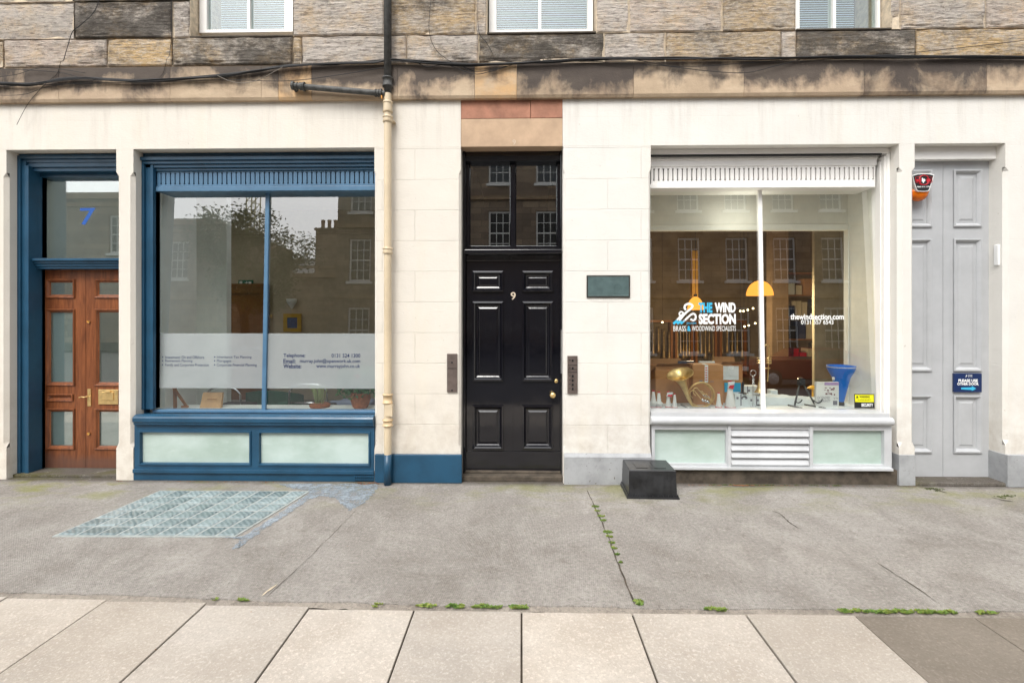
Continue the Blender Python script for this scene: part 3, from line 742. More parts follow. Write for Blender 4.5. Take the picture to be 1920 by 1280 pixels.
g = MB(); g.bp(164,729,170,761,yd-.008,yd); xh, zh = X(166,yd), Z(743,yd,160); g.tube([(xh,yd-.01,zh),(xh,yd-.05,zh),(xh-.03,yd-.052,zh+.004),(xh-.055,yd-.05,zh-.004)], .006, smooth=3); g.tube([(xh,yd-.05,zh),(xh+.03,yd-.05,zh+.01)],.005)
for vv in (603,812): g.lathe(0,0,[(0,.0),(.012,.0),(.014,-.01)],12,axis=Matrix.Translation((X(168,yd),yd-.006,Z(vv,yd,160)))@Matrix.Rotation(math.radians(-90),4,'X'))
build_each(g, 'door_handle', M['brass'], e)
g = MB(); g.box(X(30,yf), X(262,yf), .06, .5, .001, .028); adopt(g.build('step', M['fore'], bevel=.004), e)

# ---- black door
bk = empty('entrance', (X(962,.2),.2,0), parent=B); bk['label'] = 'glossy black panelled front door, number 9'
yk = .17; BKM = M['black']
g = MB(); x0, x1 = X(864)+.0, X(1056)-.0
fx = [(X(868,yk-.03), X(874,yk-.03)), (X(1050,yk-.03), X(1056,yk-.03))]
zt = LT; zl0, zl1 = X(866), X(1056)
g.box(X(864)+.001, X(874,yk), yk-.05, yk+.2, 0, LT-.001); g.box(X(1050,yk), X(1056)-.001, yk-.05, yk+.2, 0, LT-.001)
g.box(X(874,yk), X(1050,yk), yk-.03, yk+.2, Z(304,yk), LT-.001)
g.box(X(874,yk), X(1050,yk), yk-.02, yk+.2, Z(490,yk)+.002, Z(478,yk))
g.box(X(871,yk-.07), X(1053,yk-.07), yk-.09, yk-.0205, Z(476,yk-.07), Z(468,yk-.07))
adopt(g.build('door_frame', BKM, bevel=.005), bk)
g = MB(); yp = yk+.05
gl = [(X(880,yp),X(958,yp),Z(463,yp),Z(305,yp)+.004),(X(966,yp),X(1045,yp),Z(463,yp),Z(305,yp)+.004)]
g.plate(X(873,yp)-.02,X(1051,yp)+.02,Z(470,yp),Z(300,yp)+.03,gl,yp-.02,yp+.03)
for q in gl: g.rings(q[0],q[1],q[2],q[3],[(0,yp-.02),(.004,yp-.024),(.012,yp-.005)],False)
adopt(g.build('transom_frame', BKM, bevel=.003), bk)
g = MB(); g.box(X(876,yp),X(1049,yp),yp,yp+.005,Z(467,yp),Z(302,yp)); adopt(g.build('transom_glass', M['glassdark']), bk)
x0, x1 = X(875,yk), X(1051,yk); zt = Z(490,yk)
P_ = []
for a, b in ((888,942),(981,1035)): P_ += [pr(a,510,b,545,yk), pr(a,567,b,712,yk), pr(a,761,b,840,yk)]
prof = [(0,yk),(-.012,yk-.006),(-.010,yk-.020),(.006,yk-.024),(.018,yk-.012),(.028,yk+.006),(.04,yk+.012)]
adopt(door_leaf('door', x0, x1, .075, zt, yk, BKM, P_, None, prof=prof), bk)
g = MB(); g.box(X(961.5,yk)-.002, X(963.5,yk)+.001, yk-.003, yk, Z(843,yk), zt); g.bp(874,846,1052,882,yk-.012,yk-.001); adopt(g.build('kick_board', BKM, bevel=.003), bk)
g = MB()
for (u,v,r) in ((1036,739,.03),(1043,714,.02)): 
    mt = Matrix.Translation((X(u,yk),yk,Z(v,yk)))@Matrix.Rotation(math.radians(90),4,'X')
    g.lathe(0,0,[(r*.75,.0),(r*.7,.012),(r*.4,.02),(r*.45,.03),(r*.95,.042),(r,.052),(r*.8,.066),(0,.07)] if r > .025 else [(r,0),(r,.006),(r*.6,.01),(0,.01)],20,axis=mt)
build_each(g, 'door_knob', M['brass'], bk, smooth=True)
g = MB(); g.bp(1051,618,1054,700,yk-.06,yk-.05)
adopt(g.build('strike_plate', M['chrome']), bk)
g = MB(); g.box(X(864)+.002, X(1056)-.002, .03, .6, .001, .05); g.box(X(864)+.002, X(1056)-.002, .12, .6, .05, .07)
adopt(g.build('threshold', M['darkbase'], bevel=.006), bk)

# ---- grey double door at right
gd = empty('entrance', (X(1768,.2),.2,0), parent=B); gd['label'] = 'tall pale grey panelled double door'
yg = .16; zt = Z(303,yg,1770)
xa, xm, xb = X(1713,yg)-.22, X(1768,yg), X(1857,yg)
Pr = [pr(1790,322,1836,422,yg), pr(1790,451,1836,692,yg), pr(1790,744,1836,845,yg)]
sh = X(1790,yg)-xm; wd = Pr[0][1]-Pr[0][0]
Pl = [(X(1743,yg)-wd, X(1743,yg), q[2], q[3], 'wood') for q in Pr]
prof = [(0,yg),(-.016,yg-.004),(-.018,yg-.016),(-.004,yg-.018),(.006,yg-.008),(.016,yg+.004),(.02,yg+.014)]
adopt(door_leaf('door', xm+.002, xb, .035, zt, yg, M['grey_door'], Pr, None, 'right grey leaf', prof=prof), gd)
adopt(door_leaf('door', xa-.1, xm-.002, .035, zt, yg, M['grey_door'], Pl, None, 'left grey leaf', prof=prof), gd)
g = MB(); g.box(X(1716), xb+.02, .09, .3, zt+.002, LT-.001)
g.box(xb+.001, X(1872,.08), .08, .3, .03, LT-.002); g.box(X(1872,.08), X(1885)+.02, .03, .3, .03, LT); adopt(g.build('door_frame', M['white_paint'], bevel=.005), gd)
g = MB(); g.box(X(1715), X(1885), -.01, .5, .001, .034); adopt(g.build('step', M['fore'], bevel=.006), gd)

# ---- shopfronts
TILT = math.tan(math.radians(1.9))
def slotted(g, u0, u1, v0, v1, y, n, zv0, zv1):
    # frieze board cut by narrow vertical slots with round ends
    um = (u0+u1)/2; x0, x1 = X(u0,y), X(u1,y); holes = []
    for i in range(n):
        cx = x0+(x1-x0)*(i+.6)/n; holes.append((cx-.0055,cx+.0055,Z(zv1,y,um),Z(zv0,y,um)))
        for zz in (Z(zv1,y,um), Z(zv0,y,um)-.012): holes.append((cx-.009,cx+.009,zz,zz+.012))
    g.plate(x0, x1, Z(v1,y,um), Z(v0,y,um), holes, y, y+.02)
def bar_(g, x0, x1, za, zb_):                 # glazing bar leaning with the pane
    d = (zb_-za)*TILT; n = len(g.v)
    g.v += [(x0,.165,za),(x1,.165,za),(x1,.192,za),(x0,.192,za),(x0,.165+d,zb_),(x1,.165+d,zb_),(x1,.192+d,zb_),(x0,.192+d,zb_)]
    for f in ((0,1,5,4),(1,2,6,5),(2,3,7,6),(3,0,4,7),(3,2,1,0),(4,5,6,7)): g.f.append(tuple(n+i for i in f)); g.m.append(0); g.col.append((1,1,1,1))
# blue one
SB = empty('shopfront', (X(480),.1,0), parent=B); SB['label'] = 'blue painted shopfront with wide two pane window'
ym = 480; yf = .10; yp0 = .20
g = MB()
zs = Z(772,.0,ym); xr = X(703,.1)+.02
xl = X(265,yf)
ztop = Z(294,yf,ym)
g.box(xl, X(270,yf), yf, .21, zs, ztop); g.box(X(270,yf), X(280,yf), yf+.02, .209, zs, ztop-.03); g.box(X(280,yf), X(285,yf), yf+.012, .208, zs, ztop-.05); g.box(X(285,yf), X(292,yp0), yf+.05, .207, zs, ztop-.08)
for va, vb, yy in ((294,300,yf-.02),(300,306,yf),(306,312,yf+.02),(312,317,yf+.04)): g.box(X(270,yf) if va > 294 else xl, xr, yy, .4, Z(vb,yf,ym), Z(va,yf,ym)-.0006)
g.box(X(250)+.001, xr, yf+.02, .4, ztop+.001, LT-.001); g.box(X(250)+.001, xl-.001, yf+.03, .4, 0, ztop)
adopt(g.build('surround', M['blue'], bevel=.004), SB)
g = MB(); slotted(g, 288, 704, 317, 349, yf+.06, 47, 323, 345); adopt(g.build('frieze', M['blue_lit']), SB)
g = MB(); g.box(X(285,yf), xr, yf+.081, yf+.12, Z(349,yf,ym), Z(317,yf,ym)); adopt(g.build('frieze_backing', M['black_flat']), SB)
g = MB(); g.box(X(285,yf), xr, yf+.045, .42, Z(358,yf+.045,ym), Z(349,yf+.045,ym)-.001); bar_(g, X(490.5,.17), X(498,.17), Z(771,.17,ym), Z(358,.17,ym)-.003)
g.box(X(287,.16), xr, .15, .25, Z(774,.15,ym), Z(769,.15,ym)); adopt(g.build('mullion', M['blue_lit'], bevel=.004), SB)
g = MB(); yq = -.045                                   # sloping sill with moulded nose
xs0, xs1 = X(248,yq), X(702)-.001; zt = Z(775,.15,ym); zn_ = Z(783,yq,ym)
pf = [(.15,zt),(.0,zn_+.02),(yq+.01,zn_+.005),(yq,zn_-.01),(yq,zn_-.045),(yq+.012,zn_-.055),(yq+.015,zn_-.075),(yq+.035,zn_-.085),(.16,zn_-.085)]
for (a,b),(c,d) in zip(pf, pf[1:]): g.quad((xs1,a,b),(xs0,a,b),(xs0,c,d),(xs1,c,d))
g.quad(*[(xs0,a,b) for a,b in pf]); g.quad(*[(xs1,a,b) for a,b in pf][::-1])
adopt(g.build('sill', M['blue']), SB)
g = MB(); y3 = .0; zc_ = zn_-.086
hp = [(X(264,y3),X(468,y3),Z(869,y3,ym),Z(811,y3,ym)),(X(487,y3),X(691,y3),Z(869,y3,ym),Z(811,y3,ym))]
g.plate(X(252,y3), xs1, Z(882,y3,ym)+.001, zc_, hp, y3, y3+.08)
for q in hp: g.rings(*q,[(-.018,y3-.001),(-.016,y3-.012),(-.002,y3-.012),(.004,y3+.02)],False)
g.box(X(248,-.02), xs1, -.02, .1, Z(888,-.02,ym), Z(881,-.02,ym)); g.box(X(250,.0), xs1, .0, .1, 0, Z(888,-.02,ym)-.001)
adopt(g.build('stall_riser', M['blue'], bevel=.003), SB)
for q in hp:
    g = MB(); g.box(q[0]-.005,q[1]+.005,y3+.02,y3+.03,q[2]-.005,q[3]+.005); adopt(g.build('riser_pane', M['gpanel']), SB)
g = MB(); hz = []
for i in range(10):
    for j in range(2): cx = X(666+i*3.6,-.01); cz = Z(888+j*6,-.01,690); hz.append((cx,cx+.011,cz-.02,cz))
g.plate(X(664,-.01),X(702,-.01)-.002,Z(900,-.01,690),Z(886,-.01,690),hz,-.012,-.001); adopt(g.build('air_vent', M['blue']), SB)
# white one
SW = empty('shopfront', (X(1440),.1,0), parent=B); SW['label'] = 'white painted shopfront with wide two pane window'
ym2 = 1440
g = MB(); xl = X(1221); xrr = X(1670,.12); yf = .10
g.box(X(1642,.2), X(1652,.14), .14, .21, Z(782,0,ym2), Z(310,.1,ym2)); g.box(X(1652,.14), X(1658,.12), .155, .4, Z(782,0,ym2), Z(300,.1,ym2)); g.box(X(1658,.12), X(1664,.11), .12, .4, Z(782,0,ym2), Z(292,.1,ym2)); g.box(X(1664,.11), X(1686)-.001, .11, .4, 0, LT-.001)
g.box(xl, X(1664,.11), .1, .4, Z(288,.1,ym2), LT-.001); 
g.box(xl, X(1650,.12), .145, .4, Z(297,.13,ym2), Z(291,.13,ym2)); g.box(xl, X(1650,.12), .16, .4, Z(311,.16,ym2), Z(297,.16,ym2)-.001)
g.box(xl, X(1642,.13), .135, .42, Z(352,.135,ym2), Z(344,.135,ym2)); bar_(g, X(1428,.17), X(1435.5,.17), Z(770,.17,ym2), Z(352,.17,ym2)-.001)
adopt(g.build('surround', M['white_paint'], bevel=.005), SW)
g = MB(); slotted(g, 1221, 1641, 311, 345, .17, 47, 315, 338); adopt(g.build('frieze', M['white_paint']), SW)
g = MB(); g.box(X(1221), X(1641,.18), .2, .22, Z(345,.17,ym2), Z(309,.17,ym2)); g.box(X(1221), X(1655,.1), .11, .13, Z(291.5,.1,ym2), Z(288,.1,ym2)-.001); adopt(g.build('frieze_backing', M['black_flat']), SW)
g = MB(); x0, x1 = X(1221), X(1672,-.0)
g.box(x0+.001, X(1668,.0), -.0, .25, Z(783,0,ym2), Z(769,.13,ym2)); 
cz = (Z(783,-.04,ym2)+Z(798,-.04,ym2))/2; rr_ = (Z(783,-.04,ym2)-Z(798,-.04,ym2))/2
n = 14; pf = [(.05, cz+rr_)]+[(-.035+rr_*.9-rr_*math.sin(math.pi*i/n), cz+rr_*math.cos(math.pi*i/n)) for i in range(n+1)]+[(.05,cz-rr_)]
x0n, x1n = X(1222,-.04), X(1678,-.04)
for (a,b),(c,d) in zip(pf, pf[1:]): g.quad((x1n,a,b),(x0n,a,b),(x0n,c,d),(x1n,c,d))
g.quad(*[(x0n,a,b) for a,b in pf]); g.quad(*[(x1n,a,b) for a,b in pf][::-1])
adopt(g.build('sill', M['greywhite'], bevel=.002), SW)
g = MB(); y3 = .015; zc_ = cz-rr_-.001
hp = [(X(1228,y3),X(1362,y3),Z(870,y3,ym2),Z(806,y3,ym2)),(X(1371,y3),X(1516,y3),Z(872,y3,ym2),Z(805,y3,ym2)),(X(1524,y3),X(1658,y3),Z(870,y3,ym2),Z(806,y3,ym2))]
g.plate(X(1222,y3), X(1672,y3), Z(877,y3,ym2), zc_, hp, y3, y3+.08)
g.box(X(1364,y3),X(1370,y3),y3-.015,y3-.0005,Z(876,y3,ym2),zc_-.01); g.box(X(1517,y3),X(1523,y3),y3-.015,y3-.0005,Z(876,y3,ym2),zc_-.01)
g.box(X(1222,-.01), X(1674,-.01), -.02, .1, Z(881,-.01,ym2), Z(876,-.01,ym2)); adopt(g.build('stall_riser', M['greywhite'], bevel=.003), SW)
for q in (hp[0],hp[2]):
    g = MB(); g.box(q[0]-.005,q[1]+.005,y3+.04,y3+.05,q[2]-.005,q[3]+.005); adopt(g.build('riser_pane', M['gpanel']), SW)
g = MB(); q = hp[1]; dz = (q[3]-q[2])/5
for i in range(5):
    za = q[2]+i*dz; y0 = y3-.012
    g.quad((q[0],y0,za+.012),(q[1],y0,za+.012),(q[1],y0+.035,za+dz+.004),(q[0],y0+.035,za+dz+.004)); g.quad((q[0],y0,za+.004),(q[1],y0,za+.004),(q[1],y0,za+.012),(q[0],y0,za+.012)); g.quad((q[0],y0+.03,za+dz-.006),(q[1],y0+.03,za+dz-.006),(q[1],y0,za+.004),(q[0],y0,za+.004))
adopt(g.build('louvre_vent', M['greywhite']), SW)
g = MB(); g.box(q[0],q[1],y3+.06,y3+.07,q[2],q[3]); g.box(X(1222), X(1686)-.001, .02, .1, 0, Z(881,.0,ym2)); adopt(g.build('dark_base', M['darkbase']), SW)

# panes (leaning back very slightly, as old shop glass does)
def pane(u0,u1,v0,v1,y,um,parent,m,name='pane'):
    g = MB(); x0, x1, za, zb_ = X(u0,y)-.01, X(u1,y)+.01, Z(v1,y,um)-.01, Z(v0,y,um)+.03; dy = (zb_-za)*TILT
    P = [(x0,y,za),(x1,y,za),(x1,y+dy,zb_),(x0,y+dy,zb_)]; g.quad(*P)
    return adopt(g.build(name, m), parent), za
PB = .19
pane(292,490,358,771,PB,ym,SB,M['glass']); _, zB = pane(499,712,358,771,PB,ym,SB,M['glass'])
pane(1218,1427,352,769,PB,ym2,SW,M['glass']); _, zW = pane(1435,1642,352,769,PB,ym2,SW,M['glass'])
py = lambda z, z0: PB+(z-z0)*TILT
g = MB(); za, zb_ = Z(728,PB,ym), Z(625,PB,ym); x0, x1 = X(292,PB), X(712,PB)
g.quad((x0,py(za,zB)-.0015,za),(x1,py(za,zB)-.0015,za),(x1,py(zb_,zB)-.0015,zb_),(x0,py(zb_,zB)-.0015,zb_)); adopt(g.build('frosted_film', M['frost']), SB)

# ------------------------------------------------------------------ lettering
def text_mesh(body, x0, x1, z0, z1, y, m, bold=0.0, tilt=None, parent=None, name='lettering', rot=0, mirror=False):
    cu = bpy.data.curves.new('t', 'FONT'); cu.body = body; cu.size = 1; cu.offset = bold; cu.resolution_u = 3
    o = bpy.data.objects.new('t', cu); COL.objects.link(o)
    dg = bpy.context.evaluated_depsgraph_get(); dg.update()
    me = bpy.data.meshes.new_from_object(o.evaluated_get(dg)); bpy.data.objects.remove(o); bpy.data.curves.remove(cu)
    vs = [v.co.copy() for v in me.vertices]; ax, bx = min(v.x for v in vs), max(v.x for v in vs); ay, by = min(v.y for v in vs), max(v.y for v in vs)
    out = []
    for v in vs:
        s = (v.x-ax)/(bx-ax); t = (v.y-ay)/(by-ay); x = x0+(x1-x0)*s; zz = z0+(z1-z0)*t
        out.append((x, (tilt(zz)-.003 if tilt else y), zz))
    return out, [tuple(p.vertices) for p in me.polygons], me
def letters(items, y, tilt, m_list, name, parent=None, um=None):
    """items: (text, u0, v0, u1, v1, mat index, bold) in one mesh"""
    g = MB()
    for (b,u0,v0,u1,v1,mi,bold) in items:
        c = (u0+u1)/2 if um is None else um
        vs, fs, me = text_mesh(b, X(u0,y), X(u1,y), Z(v1,y,c), Z(v0,y,c), y, None, bold, tilt)
        n = len(g.v); g.v += vs
        for f in fs: g.f.append(tuple(n+i for i in f)); g.m.append(mi); g.col.append((1,1,1,1))
        bpy.data.meshes.remove(me)
    return g.build(name, m_list, parent)
tB = lambda z: py(z, zB); tW = lambda z: py(z, zW)
tag(letters([('7',150,390,179,422,0,.012)], yt-.003, None, [M['blue7']], 'house_number'), 'blue number 7 on the glass above the brown door', 'number')
tag(letters([('Telephone:',530,663,571,671.5,0,.02),('Email:',530,673,553,681,0,.02),('Website:',530,682.5,564,690.5,0,.02),
    ('0131 524 1300',620.5,663,674.5,670.5,0,.012),('murray.john@openwork.uk.com',561,673,674.5,682,0,.012),('www.murrayjohn.co.uk',592,683,674.5,691.5,0,.012)], PB, tB, [M['blue_flat']], 'window_lettering'),
    'blue contact details lettering on the frosted band of blue shop window', 'lettering')
rows = [('Investment: On and Offshore',308,667,381,672.5),('Retirement Planning',308,674,359,680),('Family and Corporate Protection',308,681.5,390,688)]
rows2 = [('Inheritance Tax Planning',405,667,470,673),('Mortgages',405,674,432,680.5),('Corporate Financial Planning',405,681.5,480,688)]
tag(letters([(a,b,c,d,e_,0,0) for a,b,c,d,e_ in rows]+[('•',301.5,r[2]+1.2,304,r[2]+3.6,0,.02) for r in rows], PB, tB, [M['blue_flat']], 'window_lettering'), 'small bulleted list of services at the far left of the blue window', 'lettering')
tag(letters([(a,b,c,d,e_,0,0) for a,b,c,d,e_ in rows2]+[('•',399.5,r[2]+1.2,402,r[2]+3.6,0,.02) for r in rows2], PB, tB, [M['blue_flat']], 'window_lettering'), 'small bulleted list of services just left of the blue mullion', 'lettering')
tag(letters([('thewindsection.com',1485,588,1586,599,0,.025),('0131 557 6543',1505,599.5,1566,608,0,.012)], PB, tW, [M['white_flat']], 'window_lettering'), 'white web address and phone number on the right pane', 'lettering')
# shop name with the three curled horn shapes
g_items = [('THE',1312,567,1338,586,1,.05),('WIND',1342.5,567,1382,586,0,.05),('SECTION',1312,588,1382,608,0,.05),('BRASS',1264,611,1288,621,0,0),('&',1290,611,1297,621,1,.03),('WOODWIND SPECIALISTS',1299,611,1382,620.5,0,0),('SELKIRK',1289,604,1308,607.5,1,0)]
lg = letters(g_items, PB, tW, [M['white_flat'], M['cyan_flat']], 'shop_sign')
g = MB()
def ribbon(pts, w):
    P = [Vector((X(u,PB),0,Z(v,PB,1290))) for u, v in pts]; Q = []
    for i in range(len(P)-1):
        a,b,c,d = P[max(i-1,0)],P[i],P[i+1],P[min(i+2,len(P)-1)]
        for k in range(6):
            t = k/6; Q.append(.5*((2*b)+(c-a)*t+(2*a-5*b+4*c-d)*t*t+(3*b-a-3*c+d)*t**3))
    Q.append(P[-1]); off = []
    for i in range(len(Q)):
        T = (Q[min(i+1,len(Q)-1)]-Q[max(i-1,0)]).normalized(); N = Vector((-T.z,0,T.x)); off.append((Q[i]-N*w/2, Q[i]+N*w/2))
    for (a,b),(c,d) in zip(off, off[1:]): g.quad(*[(p.x, tW(p.z)-.003, p.z) for p in (a,c,d,b)])
ribbon([(1275,601),(1287,587),(1298,578),(1300.5,573),(1297,570),(1292,569.5),(1287,572),(1285.5,577),(1288,581)], .021)
ribbon([(1283,603),(1296,591),(1302,588),(1306,591),(1306,597),(1302,600.5),(1296.5,598)], .019)
ribbon([(1270,601),(1278,592),(1283,588),(1281.5,585),(1278,584.5),(1275.5,588),(1277,591)], .015)
g.mi = 1; ribbon([(1264,607),(1272,600.5)], .024); ribbon([(1271,607),(1279,600.5)], .024); ribbon([(1278,607),(1286,600.5)], .02)
nv = len(g.v)
curl = g.build('curled_emblem', [M['white_flat'], M['cyan_flat']], lg)
tag(lg, 'turquoise and white shop name with curled horn emblem on the left pane', 'sign')
# carved number on the tan lintel, number on the door
tag(letters([('9',961,262,967,272,0,.0)], .001, None, [M['nine']], 'house_number'), 'small white number 9 painted on the tan lintel above the black door', 'number')
g9 = letters([('9',957.5,547.5,967,562,0,.01)], yk-.006, None, [M['nine']], 'house_number'); s_ = g9.modifiers.new('s','SOLIDIFY'); s_.thickness = .004
tag(g9, 'cream number 9 fixed on the black door', 'number')
# yellow warning sticker
st = empty('warning_sticker', (X(1621,PB),PB,Z(765,PB)), 'yellow and black warning sticker in the lower right corner of the white shop window', 'sticker')
def tilted_rect(u0,v0,u1,v1,m,name,parent,off,um=ym2):
    g = MB(); x0,x1,za,zb_ = X(u0,PB),X(u1,PB),Z(v1,PB,um),Z(v0,PB,um)
    g.quad((x0,tW(za)-off,za),(x1,tW(za)-off,za),(x1,tW(zb_)-off,zb_),(x0,tW(zb_)-off,zb_)); return adopt(g.build(name,m), parent)
tilted_rect(1602,738.5,1640,765,M['black_flat'],'sticker_base',st,.001,1621)
tilted_rect(1603.5,740,1638.5,753.5,M['yellow'],'yellow_panel',st,.002,1621)
adopt(letters([('WARNING',1612,741.5,1631,746,0,.02),('24 HOUR SECURITY',1608,748,1634,751,0,0),('▲',1605,741,1610,746,0,0)], PB, tW, [M['black_flat']], 'sticker_text'), st)
adopt(letters([('SECURITY',1615,756,1637,762,0,.03)], PB, tW, [M['white_flat']], 'sticker_text'), st)

# ------------------------------------------------------------------ wall fixtures
def fixture(name, label, cat, u, v, y=0, group=None): return empty(name, (X(u,y), y, Z(v,y,u)), label, cat, group)
o = fixture('wall_plaque', 'blank green bronze wall plaque with faint relief right of the black door', 'plaque', 1141, 537)
g = MB(); g.bp(1100,516,1181.5,558,-.012,-.001); adopt(g.build('backing', M['plaque_edge'], bevel=.002), o)
g = MB(); q = pr(1102.5,519,1179,555,-.012); g.rings(*q[:4],[(0,-.0121),(.003,-.015),(.006,-.0135)]); adopt(g.build('face', M['plaque']), o)
g = MB(); cx, cz = X(1158,-.014), Z(541,-.014,1158)
g.tube([(cx+.035*math.cos(a),-.0135,cz+.04*math.sin(a)) for a in [math.pi*k/10 for k in range(-2,13)]], .0022, 6, 2)
g.tube([(cx-.065,-.0135,cz-.03),(cx-.03,-.0135,cz-.045),(cx+.02,-.0135,cz-.046),(cx+.055,-.0135,cz-.038)], .0022, 6)
for k in range(9): a = 2*math.pi*k/9; g.tube([(cx+.02*math.cos(a),-.0135,cz-.01+.022*math.sin(a)),(cx+.028*math.cos(a+.4),-.0135,cz-.01+.03*math.sin(a+.4))], .0018, 5)
for k in range(10): g.tube([(cx-.09+.014*k,-.0135,cz+.062+.003*(k%2)),(cx-.082+.014*k,-.0135,cz+.068)], .0018, 5)
adopt(g.build('relief', M['plaque']), o)
for (u0,v0,u1,v1,lab,br) in ((838,663,857,735,'plain dark metal service panel left of the black door',[690]),(1064,667,1083,738,'dark metal door entry panel with buttons right of the black door',[684,692,697])):
    o = fixture('entry_panel' , lab, 'entry panel', (u0+u1)/2, v1)
    g = MB(); g.bp(u0,v0,u1,v1,-.016,-.001); adopt(g.build('backplate', M['intercom'], bevel=.002), o)
    g = MB()
    for vv in br: g.bp(u0+1,vv,u1-1,vv+1.0,-.018,-.0155)
    if u0 > 1000:
        for k, vv in enumerate((674,688,703,711,719,727)):
            g.bp(u0+8,vv,u0+11.5,vv+4,-.021,-.0155)
            g.bp(u0+3,vv+.5,u0+6,vv+1.8,-.0175,-.0155)
    else: 
        for vv in (678,730): g.bp(u0+8,vv,u0+11,vv+3,-.019,-.0155)
    build_each(g, 'button', M['black_flat'], o)
# grey door notice
yn = yg-.02
o = fixture('door_notice', 'navy notice with white words and blue arrow on the grey door', 'sign', 1815, 735, yn)
g = MB(); g.bp(1789.5,700,1841,735,yn-.004,yn+.017); adopt(g.build('board', M['navy'], bevel=.001), o)
a_ = [(1801,726.2),(1821,725.5),(1821,723),(1829.5,728),(1821,732.5),(1821,730.5),(1801,729.5)]
g = MB(); g.quad(*[(X(u,yn),yn-.006,Z(v,yn,1815)) for u,v in a_][::-1]); adopt(g.build('arrow', M['cyan_flat']), o)
adopt(letters([('PLEASE USE',1797,710.5,1833.5,716,0,.04),('OTHER DOOR',1795,717,1835,722,0,.04),('♪',1810,702,1813.5,706.5,0,.0),('THE WIND',1815,702,1823,704,0,.0),('SECTION',1815,704.6,1823,706.6,0,0)], yn-.006, None, [M['white_flat']], 'wording'), o)
# alarm box
o = fixture('alarm_box', 'shield shaped alarm box with amber lens beside the grey door', 'alarm box', 1732, 350, .02)
ya = .03
def poly(g, pts, y0, y1):
    F0 = [(X(u,y0),y0,Z(v,y0,1731)) for u,v in pts]; B0 = [(p[0],y1,p[2]) for p in F0]
    g.quad(*F0); g.quad(*B0[::-1])
    for k in range(len(F0)): g.quad(F0[k],B0[k],B0[(k+1)%len(F0)],F0[(k+1)%len(F0)])
sh_ = [(1710.5,328),(1720,325.5),(1732,324.8),(1744,325.5),(1752,327.5),(1749,338),(1743,356),(1741,358.5),(1732,359.3),(1722,358.8),(1719,357),(1715,345)]
g = MB(); poly(g, sh_, ya, ya+.13); adopt(g.build('housing', M['white'], bevel=.006), o)
cx_, cy_ = 1731.5, 342
g = MB(); poly(g, [(cx_+(u-cx_)*.91, cy_+(v-cy_)*.9) for u,v in sh_], ya-.003, ya+.002); adopt(g.build('face', M['black_flat']), o)
g = MB()
for s in (1,):
    pts = [(X(cx_+9*math.cos(a),ya),ya-.004,Z(338-9.0*math.sin(a),ya,1731)) for a in [2*math.pi*k/24 for k in range(24)]]
    g.tube(pts, .0045, 5, 1, closed=True)
ex = [(1716,333),(1724,331),(1727,329.5),(1736,329.5),(1739,331),(1747,333),(1747,342),(1739,345),(1736,347),(1727,347),(1724,345),(1716.5,342)]
g.tube([(X(u,ya),ya-.004,Z(v,ya,1731)) for u,v in ex], .0022, 5, 1, closed=True)
adopt(g.build('emblem', M['red']), o)
adopt(letters([('ecl',1718,334,1727.5,341,0,.05),('se',1737,335,1745,341,0,.05)], ya-.005, None, [M['red']], 'wording'), o)
adopt(letters([('ip',1728.5,333.5,1735,343,0,.06),('0800 012 1278',1719.5,349,1743,351.5,0,.02)], ya-.0055, None, [M['white_flat']], 'wording'), o)
g = MB(); cxm, czm = X(1725,ya+.04), Z(356,ya+.04,1731)
g.lathe(0,0,[(.0,-.105),(.03,-.1),(.06,-.085),(.085,-.055),(.095,-.02),(.095,.0),(0,.0)],24,axis=Matrix.Translation((cxm,ya+.065,czm))@Matrix.Scale(.6,4,(0,1,0))); adopt(g.build('lens', M['orange'], smooth=True), o)
# contact box on the white reveal
g = MB(); xx = X(1876,.06); g.box(xx-.03,xx+.002,.05,.1,Z(498,.06,1870),Z(458,.06,1870)); tag(g.build('sensor_box', M['white'], bevel=.01), 'small white box on the white reveal right of the grey door', 'sensor')

# ------------------------------------------------------------------ downpipe and branch
o = empty('downpipe', (X(727,-.07),-.07,0), 'cast iron downpipe, black above and cream below, right of blue shopfront', 'drainpipe')
yp_ = -.075; xp = X(727,yp_); R = .036
g = MB(); g.tube([(xp,yp_,Z(176,yp_,727)),(xp,yp_,6.6)], R, 20, 1)
zc = Z(155,yp_,727)
g.lathe(xp,yp_,[(R,-.045),(R+.012,-.045),(R+.014,-.03),(R+.008,-.028),(R+.008,.03),(R+.015,.032),(R+.015,.045),(R,.05)],20,zc)
adopt(g.build('upper_pipe', M['castiron'], smooth=True), o)
g = MB(); z1 = Z(176,yp_,727); zb_ = Z(851,yp_,727)
g.tube([(xp,yp_,zb_),(xp,yp_,z1)], R-.001, 20, 1)
for v in (201,224,470): 
    zc = Z(v,yp_,727); hh = .05 if v in (201,) else .028
    g.lathe(xp,yp_,[(R-.002,-hh),(R+.010,-hh),(R+.013,-hh+.012),(R+.006,-hh+.014),(R+.006,hh-.014),(R+.013,hh-.012),(R+.01,hh),(R-.002,hh)],20,zc)
g.box(xp-.01,xp+.06,yp_+.0,-.001,Z(226,yp_,727)-.004,Z(226,yp_,727)+.004)
g.bp(722,758,735,780,yp_-R-.006,yp_)
adopt(g.build('lower_pipe', paint('cream pipe paint', lin(216,198,168), .4, wear=.03, wearcol=lin(200,150,80))), o)
g = MB()
for v in (747,792):
    zc = Z(v,yp_,727); hh = .045 if v == 747 else .032
    g.lathe(xp,yp_,[(R,-hh),(R+.012,-hh),(R+.013,-hh+.012),(R+.006,-hh+.014),(R+.006,hh-.014),(R+.014,hh-.012),(R+.012,hh),(R,hh)],20,zc)
